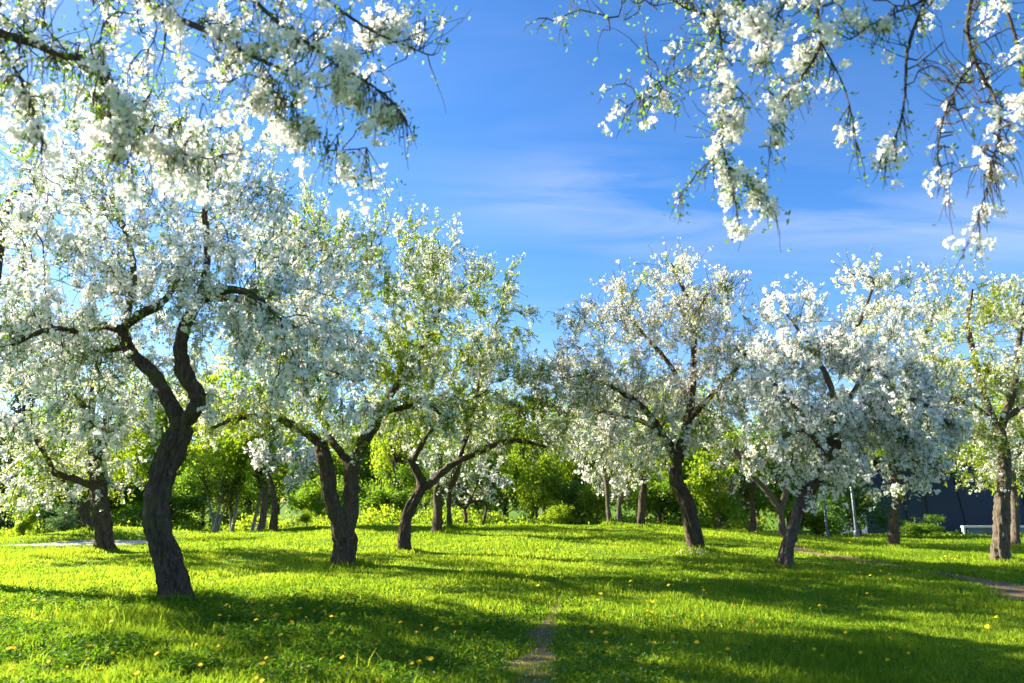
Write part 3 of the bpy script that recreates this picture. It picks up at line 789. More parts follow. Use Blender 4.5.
blossom_tree('apple_tree', 'white blossoming tree with a straight trunk by the low bright bush and blue building', (893, 538), 21.5,
    [(893, 538, 0, 12), (894, 515, 0, 10), (896, 489, 0, 10), (893, 462, 0, 9), (885, 430, 0, 8)],
    [[(885, 432, 0, 7), (866, 390, 0, 6), (852, 345, 0, 5), (864, 311, 0, 4), (873, 280, 0, 3), (852, 274, 0, 2)],
     [(888, 440, 0, 7), (905, 400, .3, 6), (920, 350, .6, 4), (935, 310, .8, 3)],
     [(893, 462, 0, 6), (870, 445, -.5, 5), (845, 440, -.8, 3)],
     [(893, 465, 0, 6), (915, 450, -.4, 5), (940, 450, -.8, 3)]],
    [(895, 335, 58, 52, 0, 2.2, 1), (868, 295, 30, 30, 0, 1.1, .8), (890, 400, 70, 45, 0, 2.2, 1), (915, 295, 30, 26, .2, 1, .6), (850, 275, 12, 8, 0, .4, .3), (890, 465, 50, 28, 0, 1.5, .6)],
    n_attr=900, step=0.24, twigs=1600, twig_len=0.5, flowers=0.72, per=3.2, fsize=0.029, leaves=4.4, lsize=0.055, lod=2, leafmat='leaf_yellow', droop=0.25)
blossom_tree('apple_tree', 'blossoming tree at the right with the straightest, thickest grey trunk', (1000, 553), 17.0,
    [(1000, 553, 0, 16), (1001, 525, 0, 14), (1002, 502, 0, 14), (1005, 477, 0, 12), (1004, 451, 0, 11), (999, 431, 0, 11)],
    [[(999, 433, 0, 9), (985, 400, 0, 8), (975, 360, 0, 7), (968, 325, 0, 5), (972, 290, 0, 3)],
     [(1000, 430, 0, 9), (1012, 395, .2, 8), (1018, 350, .3, 6), (1025, 300, .4, 4)],
     [(997, 425, 0, 7), (970, 405, -.5, 6), (940, 398, -.8, 4), (915, 405, -1, 3)],
     [(1003, 420, 0, 7), (1035, 400, -.3, 6), (1070, 380, -.5, 4)],
     [(985, 400, 0, 6), (955, 375, .7, 5), (930, 350, 1, 3)]],
    [(985, 345, 62, 55, 0, 2.1, 1), (965, 295, 30, 32, 0, 1.2, .7), (1050, 350, 70, 80, 0, 2.3, .9), (940, 415, 48, 52, -.4, 1.5, 1.0), (1010, 410, 60, 36, 0, 1.9, .8), (1000, 285, 26, 22, 0, .9, .5), (960, 450, 30, 30, .6, 1, .6)],
    n_attr=1200, step=0.2, twigs=2000, twig_len=0.46, flowers=0.52, per=3.2, fsize=0.025, leaves=5.0, lsize=0.05, lod=1, bark='bark_grey', leafmat='leaf_yellow', droop=0.3)
blossom_tree('apple_tree', 'tree half hidden behind the straight thick grey trunk at the right', (1014, 538), 22.5,
    [(1014, 538, 0, 10), (1015, 509, 0, 8), (1013, 486, 0, 8), (1012, 455, 0, 6)],
    [[(1013, 460, 0, 5), (1035, 430, 0, 4), (1050, 395, 0, 3)]],
    [(1040, 440, 50, 45, 0, 2, 1), (985, 450, 30, 30, 0, 1.5, .7)], n_attr=400, step=0.3, twigs=700, twig_len=0.5, flowers=0.4, per=2.6, fsize=0.032, leaves=3.2, lsize=0.065, lod=2, bark='bark_grey', leafmat='leaf_yellow')
blossom_tree('apple_tree', 'small far tree on the left, dark leaning trunk forking into a V under pale blossom', (273, 531), 26.5,
    [(273, 531, 0, 8), (275, 509, 0, 7), (273, 490, 0, 5), (269, 473, 0, 4), (265, 451, 0, 3)],
    [[(275, 509, 0, 6), (286, 496, 0, 6), (296, 480, 0, 5), (302, 464, 0, 5), (300, 446, 0, 3)]],
    [(292, 448, 34, 24, 0, 1.6, 1), (262, 440, 22, 20, 0, 1.3, .7)], n_attr=240, step=0.3, twigs=480, twig_len=0.5, flowers=0.62, per=2.8, fsize=0.034, leaves=1.8, lsize=0.06, lod=2)

# trees that stand beside the view and reach or shade into it
blossom_tree('apple_tree', 'white blossoming tree whose crown enters at the left edge beside the nearest tree', (-60, 590), 12.0,
    [(-60, 595, 0, 34), (-56, 550, 0, 28), (-60, 500, 0, 26), (-52, 450, 0, 24), (-50, 410, 0, 20)],
    [[(-50, 412, 0, 14), (-20, 360, 0, 11), (-5, 290, 0, 8), (10, 200, 0, 6), (38, 195, 0, 3)], [(-50, 415, 0, 14), (-90, 360, 0, 10), (-130, 300, 0, 6)]],
    [(-60, 300, 85, 110, 0, 2.2, 1), (-120, 280, 90, 90, 0, 2.2, 1), (-30, 400, 50, 60, 0, 1.6, .7)],
    n_attr=800, step=0.22, twigs=1200, twig_len=0.45, flowers=0.66, per=3.0, fsize=0.027, leaves=2.4, lsize=0.05, lod=1, droop=0.5)

# ------------------------------------------------------------------ the two trees overhead, close to the camera
blossom_tree('apple_tree', 'out of focus tree whose thick white boughs hang in from the upper left', (-420, 700), 3.7,
    [(-420, 760, 0, 95), (-415, 600, 0, 80), (-400, 450, 0, 72), (-370, 250, 0, 66), (-330, 100, 0, 52)],
    [[(-330, 105, 0, 30), (-180, 30, 0, 22), (-60, 15, 0, 16), (8, 36, 0, 12), (40, 46, 0, 10), (62, 56, 0, 9), (96, 62, .0, 8), (112, 84, 0, 6), (124, 106, 0, 5), (140, 128, .1, 4), (172, 150, .2, 3), (215, 160, .2, 2)],
     [(-180, 30, 0, 18), (-60, -60, .1, 14), (70, -50, .2, 12), (160, 10, .2, 10), (205, 30, .2, 8), (260, 60, .2, 5), (300, 75, .2, 3)],
     [(-60, -60, .1, 14), (90, -120, .0, 11), (200, -60, 0, 9), (262, 8, 0, 6), (310, 45, 0, 5), (350, 72, 0, 4), (385, 95, 0, 3), (408, 122, 0, 2)],
     [(200, -60, 0, 7), (290, -30, .1, 5), (340, 10, .1, 4), (380, 35, .1, 3), (432, 56, .1, 2)],
     [(96, 62, 0, 5), (104, 90, .1, 4), (112, 118, .1, 3), (132, 170, .1, 2)],
     [(-10, 40, 0, 6), (10, 62, -.1, 4), (30, 100, -.1, 3), (46, 150, -.1, 2)],
     [(260, 60, .2, 3), (285, 95, .2, 3), (310, 125, .2, 2), (345, 150, .2, 2)]],
    [(150, 20, 170, 65, .2, .55, 1.2), (60, 60, 90, 50, 0, .4, .8), (300, 60, 90, 45, .1, .4, .9), (200, 110, 90, 45, .3, .35, .6), (370, 85, 45, 50, .1, .25, .5), (420, 60, 18, 14, .1, .1, .3), (380, 175, 8, 30, .2, .1, .3), (340, 130, 30, 40, .2, .2, .4),
     (-120, -60, 200, 110, 0, .8, .4)],
    limb_w=0.85, n_attr=900, step=0.075, twigs=1250, twig_len=0.28, flowers=0.50, per=3.6, fsize=0.021, leaves=0.5, lsize=0.034, lod=0, droop=0.9, infl=0.6, wig=0.4)
blossom_tree('apple_tree', 'tree whose dark sparse boughs hang against blue sky in the upper right', (1560, 700), 3.8,
    [(1560, 760, 0, 95), (1550, 600, 0, 80), (1530, 400, 0, 70), (1500, 200, 0, 60), (1440, 40, 0, 48)],
    [[(1440, 42, 0, 30), (1300, -80, 0, 24), (1150, -130, 0, 18), (1030, -110, 0, 13), (985, -40, 0, 9), (968, 20, 0, 7), (975, 60, 0, 6), (994, 98, 0, 5), (1000, 130, 0, 4), (992, 160, 0, 3), (986, 190, 0, 2), (972, 236, 0, 1.6)],
     [(1030, -110, 0, 10), (955, -70, -.1, 8), (925, 0, -.1, 6), (908, 50, -.1, 5), (905, 95, -.1, 4), (898, 130, -.1, 3), (880, 160, -.1, 1.6)],
     [(1150, -130, 0, 14), (950, -150, .1, 11), (830, -60, .1, 8), (818, 10, .1, 6), (820, 45, .1, 5), (800, 80, .1, 4), (780, 105, .1, 3), (768, 150, .1, 1.8)],
     [(950, -150, .1, 10), (820, -100, .2, 8), (752, -8, .2, 6), (716, 14, .2, 5), (690, 10, .2, 4), (672, 0, .2, 3), (640, -12, .2, 2)],
     [(718, 12, .2, 4), (712, 40, .2, 3), (690, 65, .2, 2.4), (660, 82, .2, 2), (625, 108, .2, 1.5)],
     [(718, 14, .2, 4), (722, 60, .2, 3.2), (722, 110, .2, 3), (724, 150, .2, 2.4), (732, 185, .2, 2), (738, 215, .2, 1.5)],
     [(724, 155, .2, 2), (705, 165, .2, 1.8), (680, 195, .2, 1.4)],
     [(726, 165, .2, 2), (750, 180, .2, 1.8), (775, 212, .2, 1.4)],
     [(820, 40, .1, 3), (845, 90, .1, 2.4), (858, 150, .1, 1.6)],
     [(985, -40, 0, 6), (1010, 20, .1, 5), (1022, 70, .1, 4), (1030, 130, .1, 3)],
     [(975, 60, 0, 4), (950, 100, 0, 3), (938, 150, 0, 2.4), (948, 200, 0, 1.6)],
     [(925, 0, -.1, 4), (880, 20, -.2, 3), (850, 40, -.2, 2.4)],
     [(800, -20, .1, 4), (770, 30, 0, 3), (765, 60, 0, 2)]],
    [(760, 60, 65, 60, .1, .3, 1), (650, 80, 40, 50, .2, .25, .6), (900, 70, 70, 55, -.1, .3, 1), (978, 125, 42, 70, 0, .25, 1.6), (735, 150, 26, 50, .2, .15, .35), (740, 90, 40, 50, .15, .2, .7), (620, 20, 50, 25, .2, .25, .5), (545, 8, 28, 14, .2, .15, .3), (860, 20, 70, 40, 0, .35, .7), (960, 30, 60, 50, 0, .4, .7),
     (1200, -120, 200, 110, 0, .9, .4)],
    limb_w=0.72, n_attr=1000, step=0.07, twigs=1150, twig_len=0.21, flowers=0.30, per=3.8, fsize=0.020, leaves=0.45, lsize=0.034, lod=0, droop=0.65, infl=0.6, wig=0.4,
    sparse=[(965, 130, 75, 130, .28), (905, 70, 40, 100, .5)])
#@@REST@@

# ------------------------------------------------------------------ background trees and shrubs beyond the orchard
def leafy_variant(seed, leafmat, lsize, nleaf, spread=0.16, tall=False, conifer=False, layers=26):
    """unit-size plant (width 1, height 1) as three meshes: trunk, limb work, foliage made of single leaves"""
    r = np.random.default_rng(seed)
    h = 0.28 if tall else 0.06
    path = np.array([[0, 0, -0.03], [0.01, 0, 0.2], [-0.02, 0.01, 0.45], [0.01, 0, 0.8]])
    V, F = tube(catmull(path, 4), np.linspace(0.03, 0.006, 13), 8, 0.12, seed=seed)
    tm = make_mesh('trunk', V, F, [M['bark_grey']], smooth=True)
    cl = []
    if conifer:
        for k in range(layers * 7):
            z = 0.06 + 0.92 * (k / (layers * 7))
            a = r.uniform(0, 6.28); rr = 0.5 * (1 - z) ** 0.85 * r.uniform(0.35, 1.1) + 0.01
            cl.append((rr * math.cos(a), rr * math.sin(a), z - 0.12 * rr, 0.03 + 0.05 * (1 - z)))
    else:
        lob = [(0, 0, 0.62 if tall else 0.5, 0.30, 0.34 if tall else 0.42)]
        for k in range(9):
            a = r.uniform(0, 6.28); d = r.uniform(0.12, 0.32)
            lob.append((d * math.cos(a), d * math.sin(a), r.uniform(h + 0.12, 0.86), r.uniform(0.13, 0.22), r.uniform(0.10, 0.19)))
        for k in range(150):
            l = lob[r.integers(len(lob))]
            q = r.normal(size=3); q /= np.linalg.norm(q); q *= r.uniform(0.55, 1.08)
            z = l[2] + q[2] * l[4]
            if z < h: continue
            cl.append((l[0] + q[0] * l[3], l[1] + q[1] * l[3], min(z, 1.02), r.uniform(0.035, 0.085)))
    cl = np.array(cl)
    # limbs from the stem to the clumps
    ps, pp, pr = [], [], []
    for c in cl[::3]:
        z0 = max(0.08, c[2] * 0.62)
        s = np.array([0, 0, z0]); e = c[:3]
        m = (s + e) / 2 + np.array([0, 0, 0.03])
        b = len(ps)
        ps += [s, m, e]; pp += [-1, b, b + 1]; pr += [0.008, 0.005, 0.0025]
    V, F = skeleton_mesh(np.array(ps), np.array(pp), np.array(pr), 4)
    lm = make_mesh('limb', V, [F], [M['twig']], smooth=True)
    w = cl[:, 3] ** 2; w /= w.sum()
    own = r.choice(len(cl), nleaf, p=w)
    P = cl[own, :3] + r.normal(size=(nleaf, 3)) * (cl[own, 3:4] * 0.62)
    out_ = P - np.array([0, 0, 0.45])
    D = norm(norm(out_) * 0.6 + r.normal(size=(nleaf, 3)) * 0.8 + np.array([0, 0, -0.15]))
    R = frames(D, r.uniform(0, 6.28, nleaf)); R = np.stack([R[:, :, 2], R[:, :, 0], R[:, :, 1]], axis=2)
    V, F = stamp(*LF_MID, P, R, lsize * r.uniform(0.55, 1.25, nleaf))
    base = r.uniform(size=len(cl))
    var = np.clip(base[own] * 0.6 + r.uniform(size=nleaf) * 0.4, 0, 1)
    fm = make_mesh('foliage', V, [F], [M[leafmat]], attr=np.repeat(var, 4))
    return tm, lm, fm
VAR = {}
for kind, lmname, ls, nlf, tall, con in [('fresh', 'leaf_yellow', 0.040, 9000, False, False), ('freshtall', 'leaf_yellow', 0.030, 13000, True, False), ('fresh2', 'leaf', 0.038, 9000, False, False),
                                         ('dark', 'leaf_dark', 0.036, 9000, False, False), ('mid', 'leaf_mid', 0.036, 9000, False, False), ('midtall', 'leaf_mid', 0.028, 14000, True, False),
                                         ('spruce', 'needle', 0.030, 9000, False, True), ('grey', 'leaf_grey', 0.050, 3500, False, False), ('darktall', 'leaf_dark', 0.028, 13000, True, False)]:
    VAR[kind] = [leafy_variant(100 + 7 * k + len(VAR) * 31, lmname, ls, nlf, tall=tall, conifer=con) for k in range(2)]
def plant(name, px, Y, w, h, kind, label, cat, group=None, dz=0.0, v=None):
    x = xat(px, 520, Y)
    e = empty(name, (x, Y, tz(x, Y) + dz), label, cat, group)
    e.rotation_euler = (0, 0, rng.uniform(0, 6.28))
    e.scale = (w, w, h)
    for nm, me in zip(('trunk', 'limb', 'foliage'), VAR[kind][rng.integers(2) if v is None else v]):
        link(nm, me, e)
    return e
G1 = 'shrubs behind the orchard'
G2 = 'woodland trees behind the orchard'
plant('broadleaf_tree', 160, 31, 5.0, 7.6, 'freshtall', 'yellow green tree standing directly behind the S-shaped trunk', 'tree', G2)
plant('broadleaf_tree', 395, 38, 5.0, 7.6, 'freshtall', 'yellow green tree behind the heavy twin trunk and the curved thin one', 'tree', G2)
plant('broadleaf_tree', 505, 39, 6.5, 8.0, 'freshtall', 'light green tree behind the long low limb of the curved tree', 'tree', G2)
plant('spruce_tree', 4, 38, 5.0, 9.0, 'spruce', 'very dark bluish spruce at the far left edge of the photo', 'spruce tree')
plant('shrub', 45, 34.5, 5.2, 4.6, 'dark', 'dark green rounded shrub at the far left behind the small sapling', 'shrub', G1)
plant('shrub', 108, 36, 5.5, 4.4, 'mid', 'full green shrub just right of the arching bare trunk on the mound', 'shrub', G1)
plant('sapling', 26, 30.0, 1.0, 1.75, 'fresh', 'little bright yellow green sapling before the dark shrubs on the left mound', 'sapling', None)
plant('shrub', 64, 31.0, 1.7, 1.5, 'grey', 'pale grey green low shrub on the left mound right of the sapling', 'shrub', G1)
plant('shrub', 165, 36, 4.6, 3.4, 'mid', 'mid green shrub seen right behind the S-shaped trunk', 'shrub', G1)
plant('shrub', 203, 38, 4.6, 3.8, 'mid', 'mid green shrub behind the group of thin pale stems', 'shrub', G1)
plant('shrub', 250, 37, 4.0, 3.2, 'mid', 'mid green shrub behind the small leaning V-shaped tree', 'shrub', G1)
plant('shrub', 307, 30, 0.9, 0.75, 'fresh', 'tiny round yellow green bush in the grass left of the twin-stemmed heavy trunk', 'shrub', G1)
plant('shrub', 318, 38, 4.5, 3.4, 'mid', 'fresh green shrub seen left of the twin-stemmed heavy trunk', 'shrub', G1)
plant('shrub', 380, 37, 4.2, 3.6, 'fresh2', 'light green shrub between the heavy twin trunk and the curved thin one', 'shrub', G1)
plant('shrub', 425, 36, 2.6, 2.6, 'mid', 'fresh green shrub peeking out behind the curved thin trunk', 'shrub', G1)
plant('shrub', 505, 37, 4.2, 4.6, 'mid', 'broad green shrub right of the low arching stem', 'shrub', G1)
plant('shrub', 536, 34, 3.2, 4.6, 'fresh', 'tall pale yellow green bush in the middle of the clearing', 'shrub', G1)
plant('shrub', 561, 32, 2.0, 1.3, 'fresh', 'low yellow green bush in front of the dark round one', 'shrub', G1)
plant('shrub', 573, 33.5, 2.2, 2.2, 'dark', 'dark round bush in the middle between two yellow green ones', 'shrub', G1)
plant('shrub', 597, 33, 2.0, 2.6, 'fresh', 'rounded yellow green bush left of the slim grey stem', 'shrub', G1)
plant('shrub', 660, 33, 3.6, 3.0, 'fresh2', 'bright green bush between the dark vertical trunk and the leaning trunk', 'shrub', G1)
plant('shrub', 718, 31.5, 3.4, 4.3, 'fresh', 'feathery yellow green bush right of the trunk in the daisies', 'shrub', G1)
plant('shrub', 742, 34, 3.2, 2.8, 'mid', 'green bush behind the small dark forked tree', 'shrub', G1)
plant('shrub', 815, 33, 3.4, 2.6, 'fresh', 'yellow green bush around the thin grey lamp post', 'shrub', G1)
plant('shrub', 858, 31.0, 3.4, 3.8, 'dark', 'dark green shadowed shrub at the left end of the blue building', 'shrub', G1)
plant('shrub', 915, 28.5, 2.1, 0.95, 'fresh2', 'low bright green bush in front of the blue building', 'shrub', G1)
plant('broadleaf_tree', 262, 29, 5.2, 7.2, 'freshtall', 'sunlit yellow green tree between the S-shaped trunk and the twin-stemmed one', 'tree', G2)
plant('broadleaf_tree', 1004, 33, 5.8, 7.2, 'freshtall', 'yellow green tree rising behind the straight thick grey trunk', 'tree', G2)
plant('broadleaf_tree', 690, 36, 6.0, 8.2, 'freshtall', 'tall yellow green tree behind the pinkish white crown', 'tree', G2)
plant('broadleaf_tree', 585, 41, 6.0, 8.0, 'freshtall', 'tall light green tree behind the gap in the middle', 'tree', G2)
plant('broadleaf_tree', 1040, 30, 5.0, 7.0, 'freshtall', 'yellow green tree at the right edge of the photo', 'tree', G2)
for row in range(2):
    for i in range(24):
        px = -130 + i * 54 + rng.uniform(-16, 16) + row * 27
        if 890 < px < 1030 and row == 0: continue
        plant('woodland_tree', px, rng.uniform(49, 53) + row * 9, rng.uniform(6, 8.5), rng.uniform(7.0, 9.5) + 2.0 * row, ['fresh', 'fresh2', 'fresh', 'mid', 'fresh', 'fresh2'][(i * 5 + row * 2) % 6],
              'leafy woodland tree in the long green row closing the view', 'tree', 'distant woodland row', v=i % 2)

# pale thin stems left of the small V-shaped tree
def stems(name, label, px, Y, lines, leafn=160):
    x = xat(px, 538, Y); root_p = np.array([x, Y, tz(x, Y)])
    e = empty(name, root_p, label, 'young tree', 'young pale-stemmed trees')
    tips = []
    for i, ln in enumerate(lines):
        p = np.array([at(a, b, Y + 0.25 * i) for a, b in ln]) - root_p
        p[0, 2] = -0.1
        path = catmull(p, 5); r = np.linspace(0.085, 0.02, len(path)) * (1 if i == 0 else 0.75)
        V, F = tube(path, r, 10, 0.06, seed=px + i)
        link('stem', make_mesh('stem', V, F, [M['bark_pale']], smooth=True), e)
        tips += list(path[len(path) // 2:])
    tips = np.array(tips)
    n = 420
    s0 = tips[rng.integers(len(tips), size=n)]
    d = norm(rdir(n) * 0.8 + np.array([0, 0, 0.7])); L = rng.uniform(0.3, 0.9, n)[:, None]
    pos = np.vstack([s0, s0 + d * L * 0.5, s0 + d * L + rdir(n) * 0.06]); par = np.concatenate([np.full(n, -1), np.arange(n), np.arange(n) + n])
    V, F = skeleton_mesh(pos, par, np.repeat([0.012, 0.009, 0.006], n), 3)
    link('branchwork', make_mesh('branchwork', V, [F], [M['twig']]), e)
    q = np.vstack([pos[n:], pos[n:], pos[n:]]) + rng.normal(size=(6 * n, 3)) * 0.12
    R = frames(rdir(len(q)), rng.uniform(0, 6.28, len(q)))
    V, F = stamp(*LF_MID, q, R, rng.uniform(0.05, 0.1, len(q)))
    link('foliage', make_mesh('foliage', V, [F], [M['leaf_yellow']], attr=np.repeat(rng.uniform(size=len(q)), 4)), e)
stems('young_tree', 'young tree with several thin pale grey stems, left one of the pale-stemmed ones', 214, 29,
      [[(213, 540), (217, 518), (222, 493), (224, 465)], [(215, 540), (211, 512), (207, 492), (203, 470)], [(216, 540), (222, 515), (231, 495), (238, 478)]])
stems('young_tree', 'young slim tree with leaning pale stem, middle one of the pale-stemmed ones', 231, 30,
      [[(231, 538), (236, 509), (240, 480), (246, 455)], [(231, 538), (230, 512), (227, 490)]])
stems('young_tree', 'young slim tree with two dark leaning stems close beside the V-shaped tree', 252, 30,
      [[(251, 534), (258, 505), (262, 480), (262, 460)], [(255, 534), (263, 515), (270, 498)]])

# ------------------------------------------------------------------ blue building, its low glazed wall, posts and sign
def box(bm_v, bm_f, c, s, rz=0.0, shear=0.0):
    b = len(bm_v)
    for dz in (-.5, .5):
        for dx_, dy_ in ((-.5, -.5), (.5, -.5), (.5, .5), (-.5, .5)):
            x_, y_ = dx_ * s[0] + shear * dz, dy_ * s[1]
            bm_v.append((c[0] + x_ * math.cos(rz) - y_ * math.sin(rz), c[1] + x_ * math.sin(rz) + y_ * math.cos(rz), c[2] + dz * s[2]))
    bm_f += [(b, b + 3, b + 2, b + 1), (b + 4, b + 5, b + 6, b + 7), (b, b + 1, b + 5, b + 4), (b + 1, b + 2, b + 6, b + 5), (b + 2, b + 3, b + 7, b + 6), (b + 3, b, b + 4, b + 7)]
def boxes(name, parent, specs, mat, bevel=0.01):
    v, f = [], []
    for s in specs: box(v, f, *s)
    o = link(name, make_mesh(name, v, [np.array(f)], [mat]), parent)
    bv = o.modifiers.new('bevel', 'BEVEL'); bv.width = bevel; bv.segments = 2; bv.limit_method = 'ANGLE'
    return o
navy = plain_mat('navy_panel', (0.020, 0.032, 0.072), 0.75, 0, 0.12, 3)
seam = plain_mat('dark_seam', (0.008, 0.011, 0.022), 0.7)
white_paint = plain_mat('white_coping', (0.50, 0.50, 0.49), 0.5, 0, 0.08)
teal = plain_mat('tinted_glazing', (0.055, 0.10, 0.115), 0.18, 0, 0.15, 4)
grey_steel = plain_mat('grey_steel', (0.11, 0.13, 0.16), 0.5, 0.3)
maroon = plain_mat('maroon_board', (0.14, 0.035, 0.045), 0.6)
BY = 38.0
xl, xr = xat(866, 520, BY), xat(1120, 520, BY)
bz0 = tz(17.0, 37.0) - 0.3
hb = empty('blue_building', (xl, BY, bz0), 'dark navy blue panelled building behind the orchard at the right', 'building')
Wb = xr - xl
wall_v = [((Wb / 2, 1.5, 2.25), (Wb, 3, 4.5))]
wall_o = boxes('wall', hb, wall_v, navy, 0.03)
seams = [((xat(px, 500, BY) - xl, -0.02, 2.2), (0.05, 0.05, 4.3), 0, sh) for px, sh in ((905, 0.0), (926, 0.0), (960, -0.55), (1024, -0.4), (1070, 0))]
for s in seams: boxes('panel_seam', wall_o, [s], seam, 0.004)
boxes('roof', hb, [((Wb / 2, 1.4, 4.62), (Wb + 0.5, 3.6, 0.22))], seam, 0.02)
LY = 34.0
lx0, lx1 = xat(961, 520, LY), xat(1100, 520, LY)
lz0 = tz(17, LY) - 0.3
lw = empty('low_wall', (lx0, LY, lz0), 'low teal glazed wall with a white coping in front of the blue building', 'low wall')
top = at(1000, 526, LY)[2] - lz0
boxes('coping', lw, [(((lx1 - lx0) / 2, 0, top - 0.04), (lx1 - lx0, 0.22, 0.10))], white_paint, 0.01)
boxes('panel', lw, [(((lx1 - lx0) / 2 + 0.12, 0, (top - 0.095) / 2), (lx1 - lx0 - 0.3, 0.10, top - 0.095))], teal, 0.01)
boxes('end_post', lw, [((0.06, 0.0, (top - 0.095) / 2), (0.10, 0.16, top - 0.095))], white_paint, 0.01)
def post(name, label, cat, px, Y, ytop, w):
    x = xat(px, 520, Y); z0 = tz(x, Y)
    e = empty(name, (x, Y, z0), label, cat)
    H = at(px, ytop, Y)[2] - z0
    path = np.array([[0, 0, -0.3], [0, 0, H * 0.5], [0, 0, H]])
    V, F = tube(path, np.array([w * 1.15, w, w * 0.9]), 14, 0)
    link('pole', make_mesh('pole', V, F, [grey_steel], smooth=True), e)
    path = np.array([[0, 0, -0.05], [0, 0, 0.25], [0, 0, 0.3]])
    V, F = tube(path, np.array([w * 1.9, w * 1.9, w * 1.2]), 14, 0)
    link('base_sleeve', make_mesh('base_sleeve', V, F, [grey_steel], smooth=True), e)
    return e, H
e, H = post('lamp_post', 'thin blue grey post in the yellow green bush right of the knotty leaning trunk', 'post', 826, 30, 470, 0.05)
V, F = tube(np.array([[0, 0, H], [0, 0, H + 0.12], [0, 0, H + 0.32], [0, 0, H + 0.36]]), np.array([0.06, 0.15, 0.12, 0.03]), 14, 0)
link('lamp_head', make_mesh('lamp_head', V, F, [grey_steel], smooth=True), e)
e, H = post('steel_post', 'short pale steel post against the dark shrub left of the blue building', 'post', 855, 29.2, 488, 0.055)
V, F = tube(np.array([[0, 0, H - 0.01], [0, 0, H + 0.05], [0, 0, H + 0.07]]), np.array([0.075, 0.075, 0.02]), 14, 0)
link('cap', make_mesh('cap', V, F, [grey_steel], smooth=True), e)
SY = 33.5
sx = xat(825, 520, SY); sz = tz(sx, SY)
bo = empty('information_board', (sx, SY, sz), 'small maroon board behind the thin blue grey post', 'board')
zt = at(825, 517, SY)[2] - sz
boxes('panel', bo, [((0, 0, zt - 0.16), (0.75, 0.05, 0.32))], maroon, 0.01)
for s in (-1, 1):
    boxes('leg', bo, [((s * 0.28, 0.05, (zt - 0.1) / 2 - 0.1), (0.06, 0.045, zt - 0.1 + 0.2))], maroon, 0.006)

# ------------------------------------------------------------------ grass: single blades, denser towards the camera
def grass_points(n, ymin, ymax, power):
    u = rng.uniform(size=n)
    a = 1 - power
    Y = (ymin ** a + u * (ymax ** a - ymin ** a)) ** (1 / a)
    X = rng.uniform(-1, 1, n) * (0.92 * Y + 1.2)
    return X, Y
gmat = leafy_mat('grass_blade', (0.090, 0.172, 0.014), (0.212, 0.300, 0.028), (2.1, 1.85, 1.2), 0.56, 0.0)
nb_ = 760000
X, Yg = grass_points(nb_, 3.6, 36, 1.05)
keepm = rng.uniform(size=len(X)) > on_path(X, Yg) * np.where((Yg > 20.5) | ((X > 6.8) & (Yg < 18.5)), 0.95, 0.48)
X, Yg = X[keepm], Yg[keepm]
tx, ty = [], []
for (ux, uy, ur) in TRUNKS:                     # longer tufts the mower never reaches, round every trunk
    if uy < 6: continue
    m_ = 520; aa = rng.uniform(0, 6.28, m_); r_ = ur * 1.05 + np.abs(rng.normal(size=m_)) * 0.17
    tx.append(ux + np.cos(aa) * r_); ty.append(uy + np.sin(aa) * r_)
n_lawn = len(X); X = np.concatenate([X] + tx); Yg = np.concatenate([Yg] + ty)
def fastnoise(x, y, seed):
    r = np.random.default_rng(seed); z = np.zeros(len(x))
    for k in range(14):
        f = r.uniform(0.5, 3.2) if k < 7 else r.uniform(3, 9); a = r.uniform(0, 6.28); ph = r.uniform(0, 6.28)
        z += np.sin((x * math.cos(a) + y * math.sin(a)) * f + ph) / (1 + 0.25 * f)
    return z / 2.6
cl = fastnoise(X, Yg, 5); hue = fastnoise(X * 0.6, Yg * 0.6, 9)
H = (0.058 + 0.030 * np.clip(cl, -1, 1.6)) * rng.uniform(0.5, 1.35, len(X))
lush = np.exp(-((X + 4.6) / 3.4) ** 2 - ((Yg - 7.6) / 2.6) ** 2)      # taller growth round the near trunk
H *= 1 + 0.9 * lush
H[n_lawn:] *= 1.9
tall = rng.uniform(size=len(X)) < 0.012
H = np.where(tall, H * 1.9, H)
Wd = (0.0026 + 0.00040 * Yg) * rng.uniform(0.7, 1.3, len(X))
ang = rng.uniform(0, 6.28, len(X))
lean = rng.uniform(0.1, 0.75, len(X)) * H
la = rng.uniform(0, 6.28, len(X))
Z = terrain(X, Yg) - 0.008
cx, sx_ = np.cos(ang) * Wd, np.sin(ang) * Wd
lx, ly = np.cos(la) * lean, np.sin(la) * lean
def st_(x, y, z): return np.stack([x, y, z], -1)
V = np.stack([st_(X - cx, Yg - sx_, Z), st_(X + cx, Yg + sx_, Z),
              st_(X + cx * .8 + lx * .35, Yg + sx_ * .8 + ly * .35, Z + H * .6), st_(X - cx * .8 + lx * .35, Yg - sx_ * .8 + ly * .35, Z + H * .6),
              st_(X + lx, Yg + ly, Z + H)], 1)
bi = (np.arange(len(X)) * 5)[:, None]
gq = bi + np.array([[0, 1, 2, 3]]); gt = bi + np.array([[3, 2, 4]])
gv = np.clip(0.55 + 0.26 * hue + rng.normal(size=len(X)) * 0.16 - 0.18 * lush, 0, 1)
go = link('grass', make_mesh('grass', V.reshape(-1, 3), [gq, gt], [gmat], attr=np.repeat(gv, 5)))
tag(go, 'lush green spring grass covering the orchard floor', 'grass', None, 'stuff')

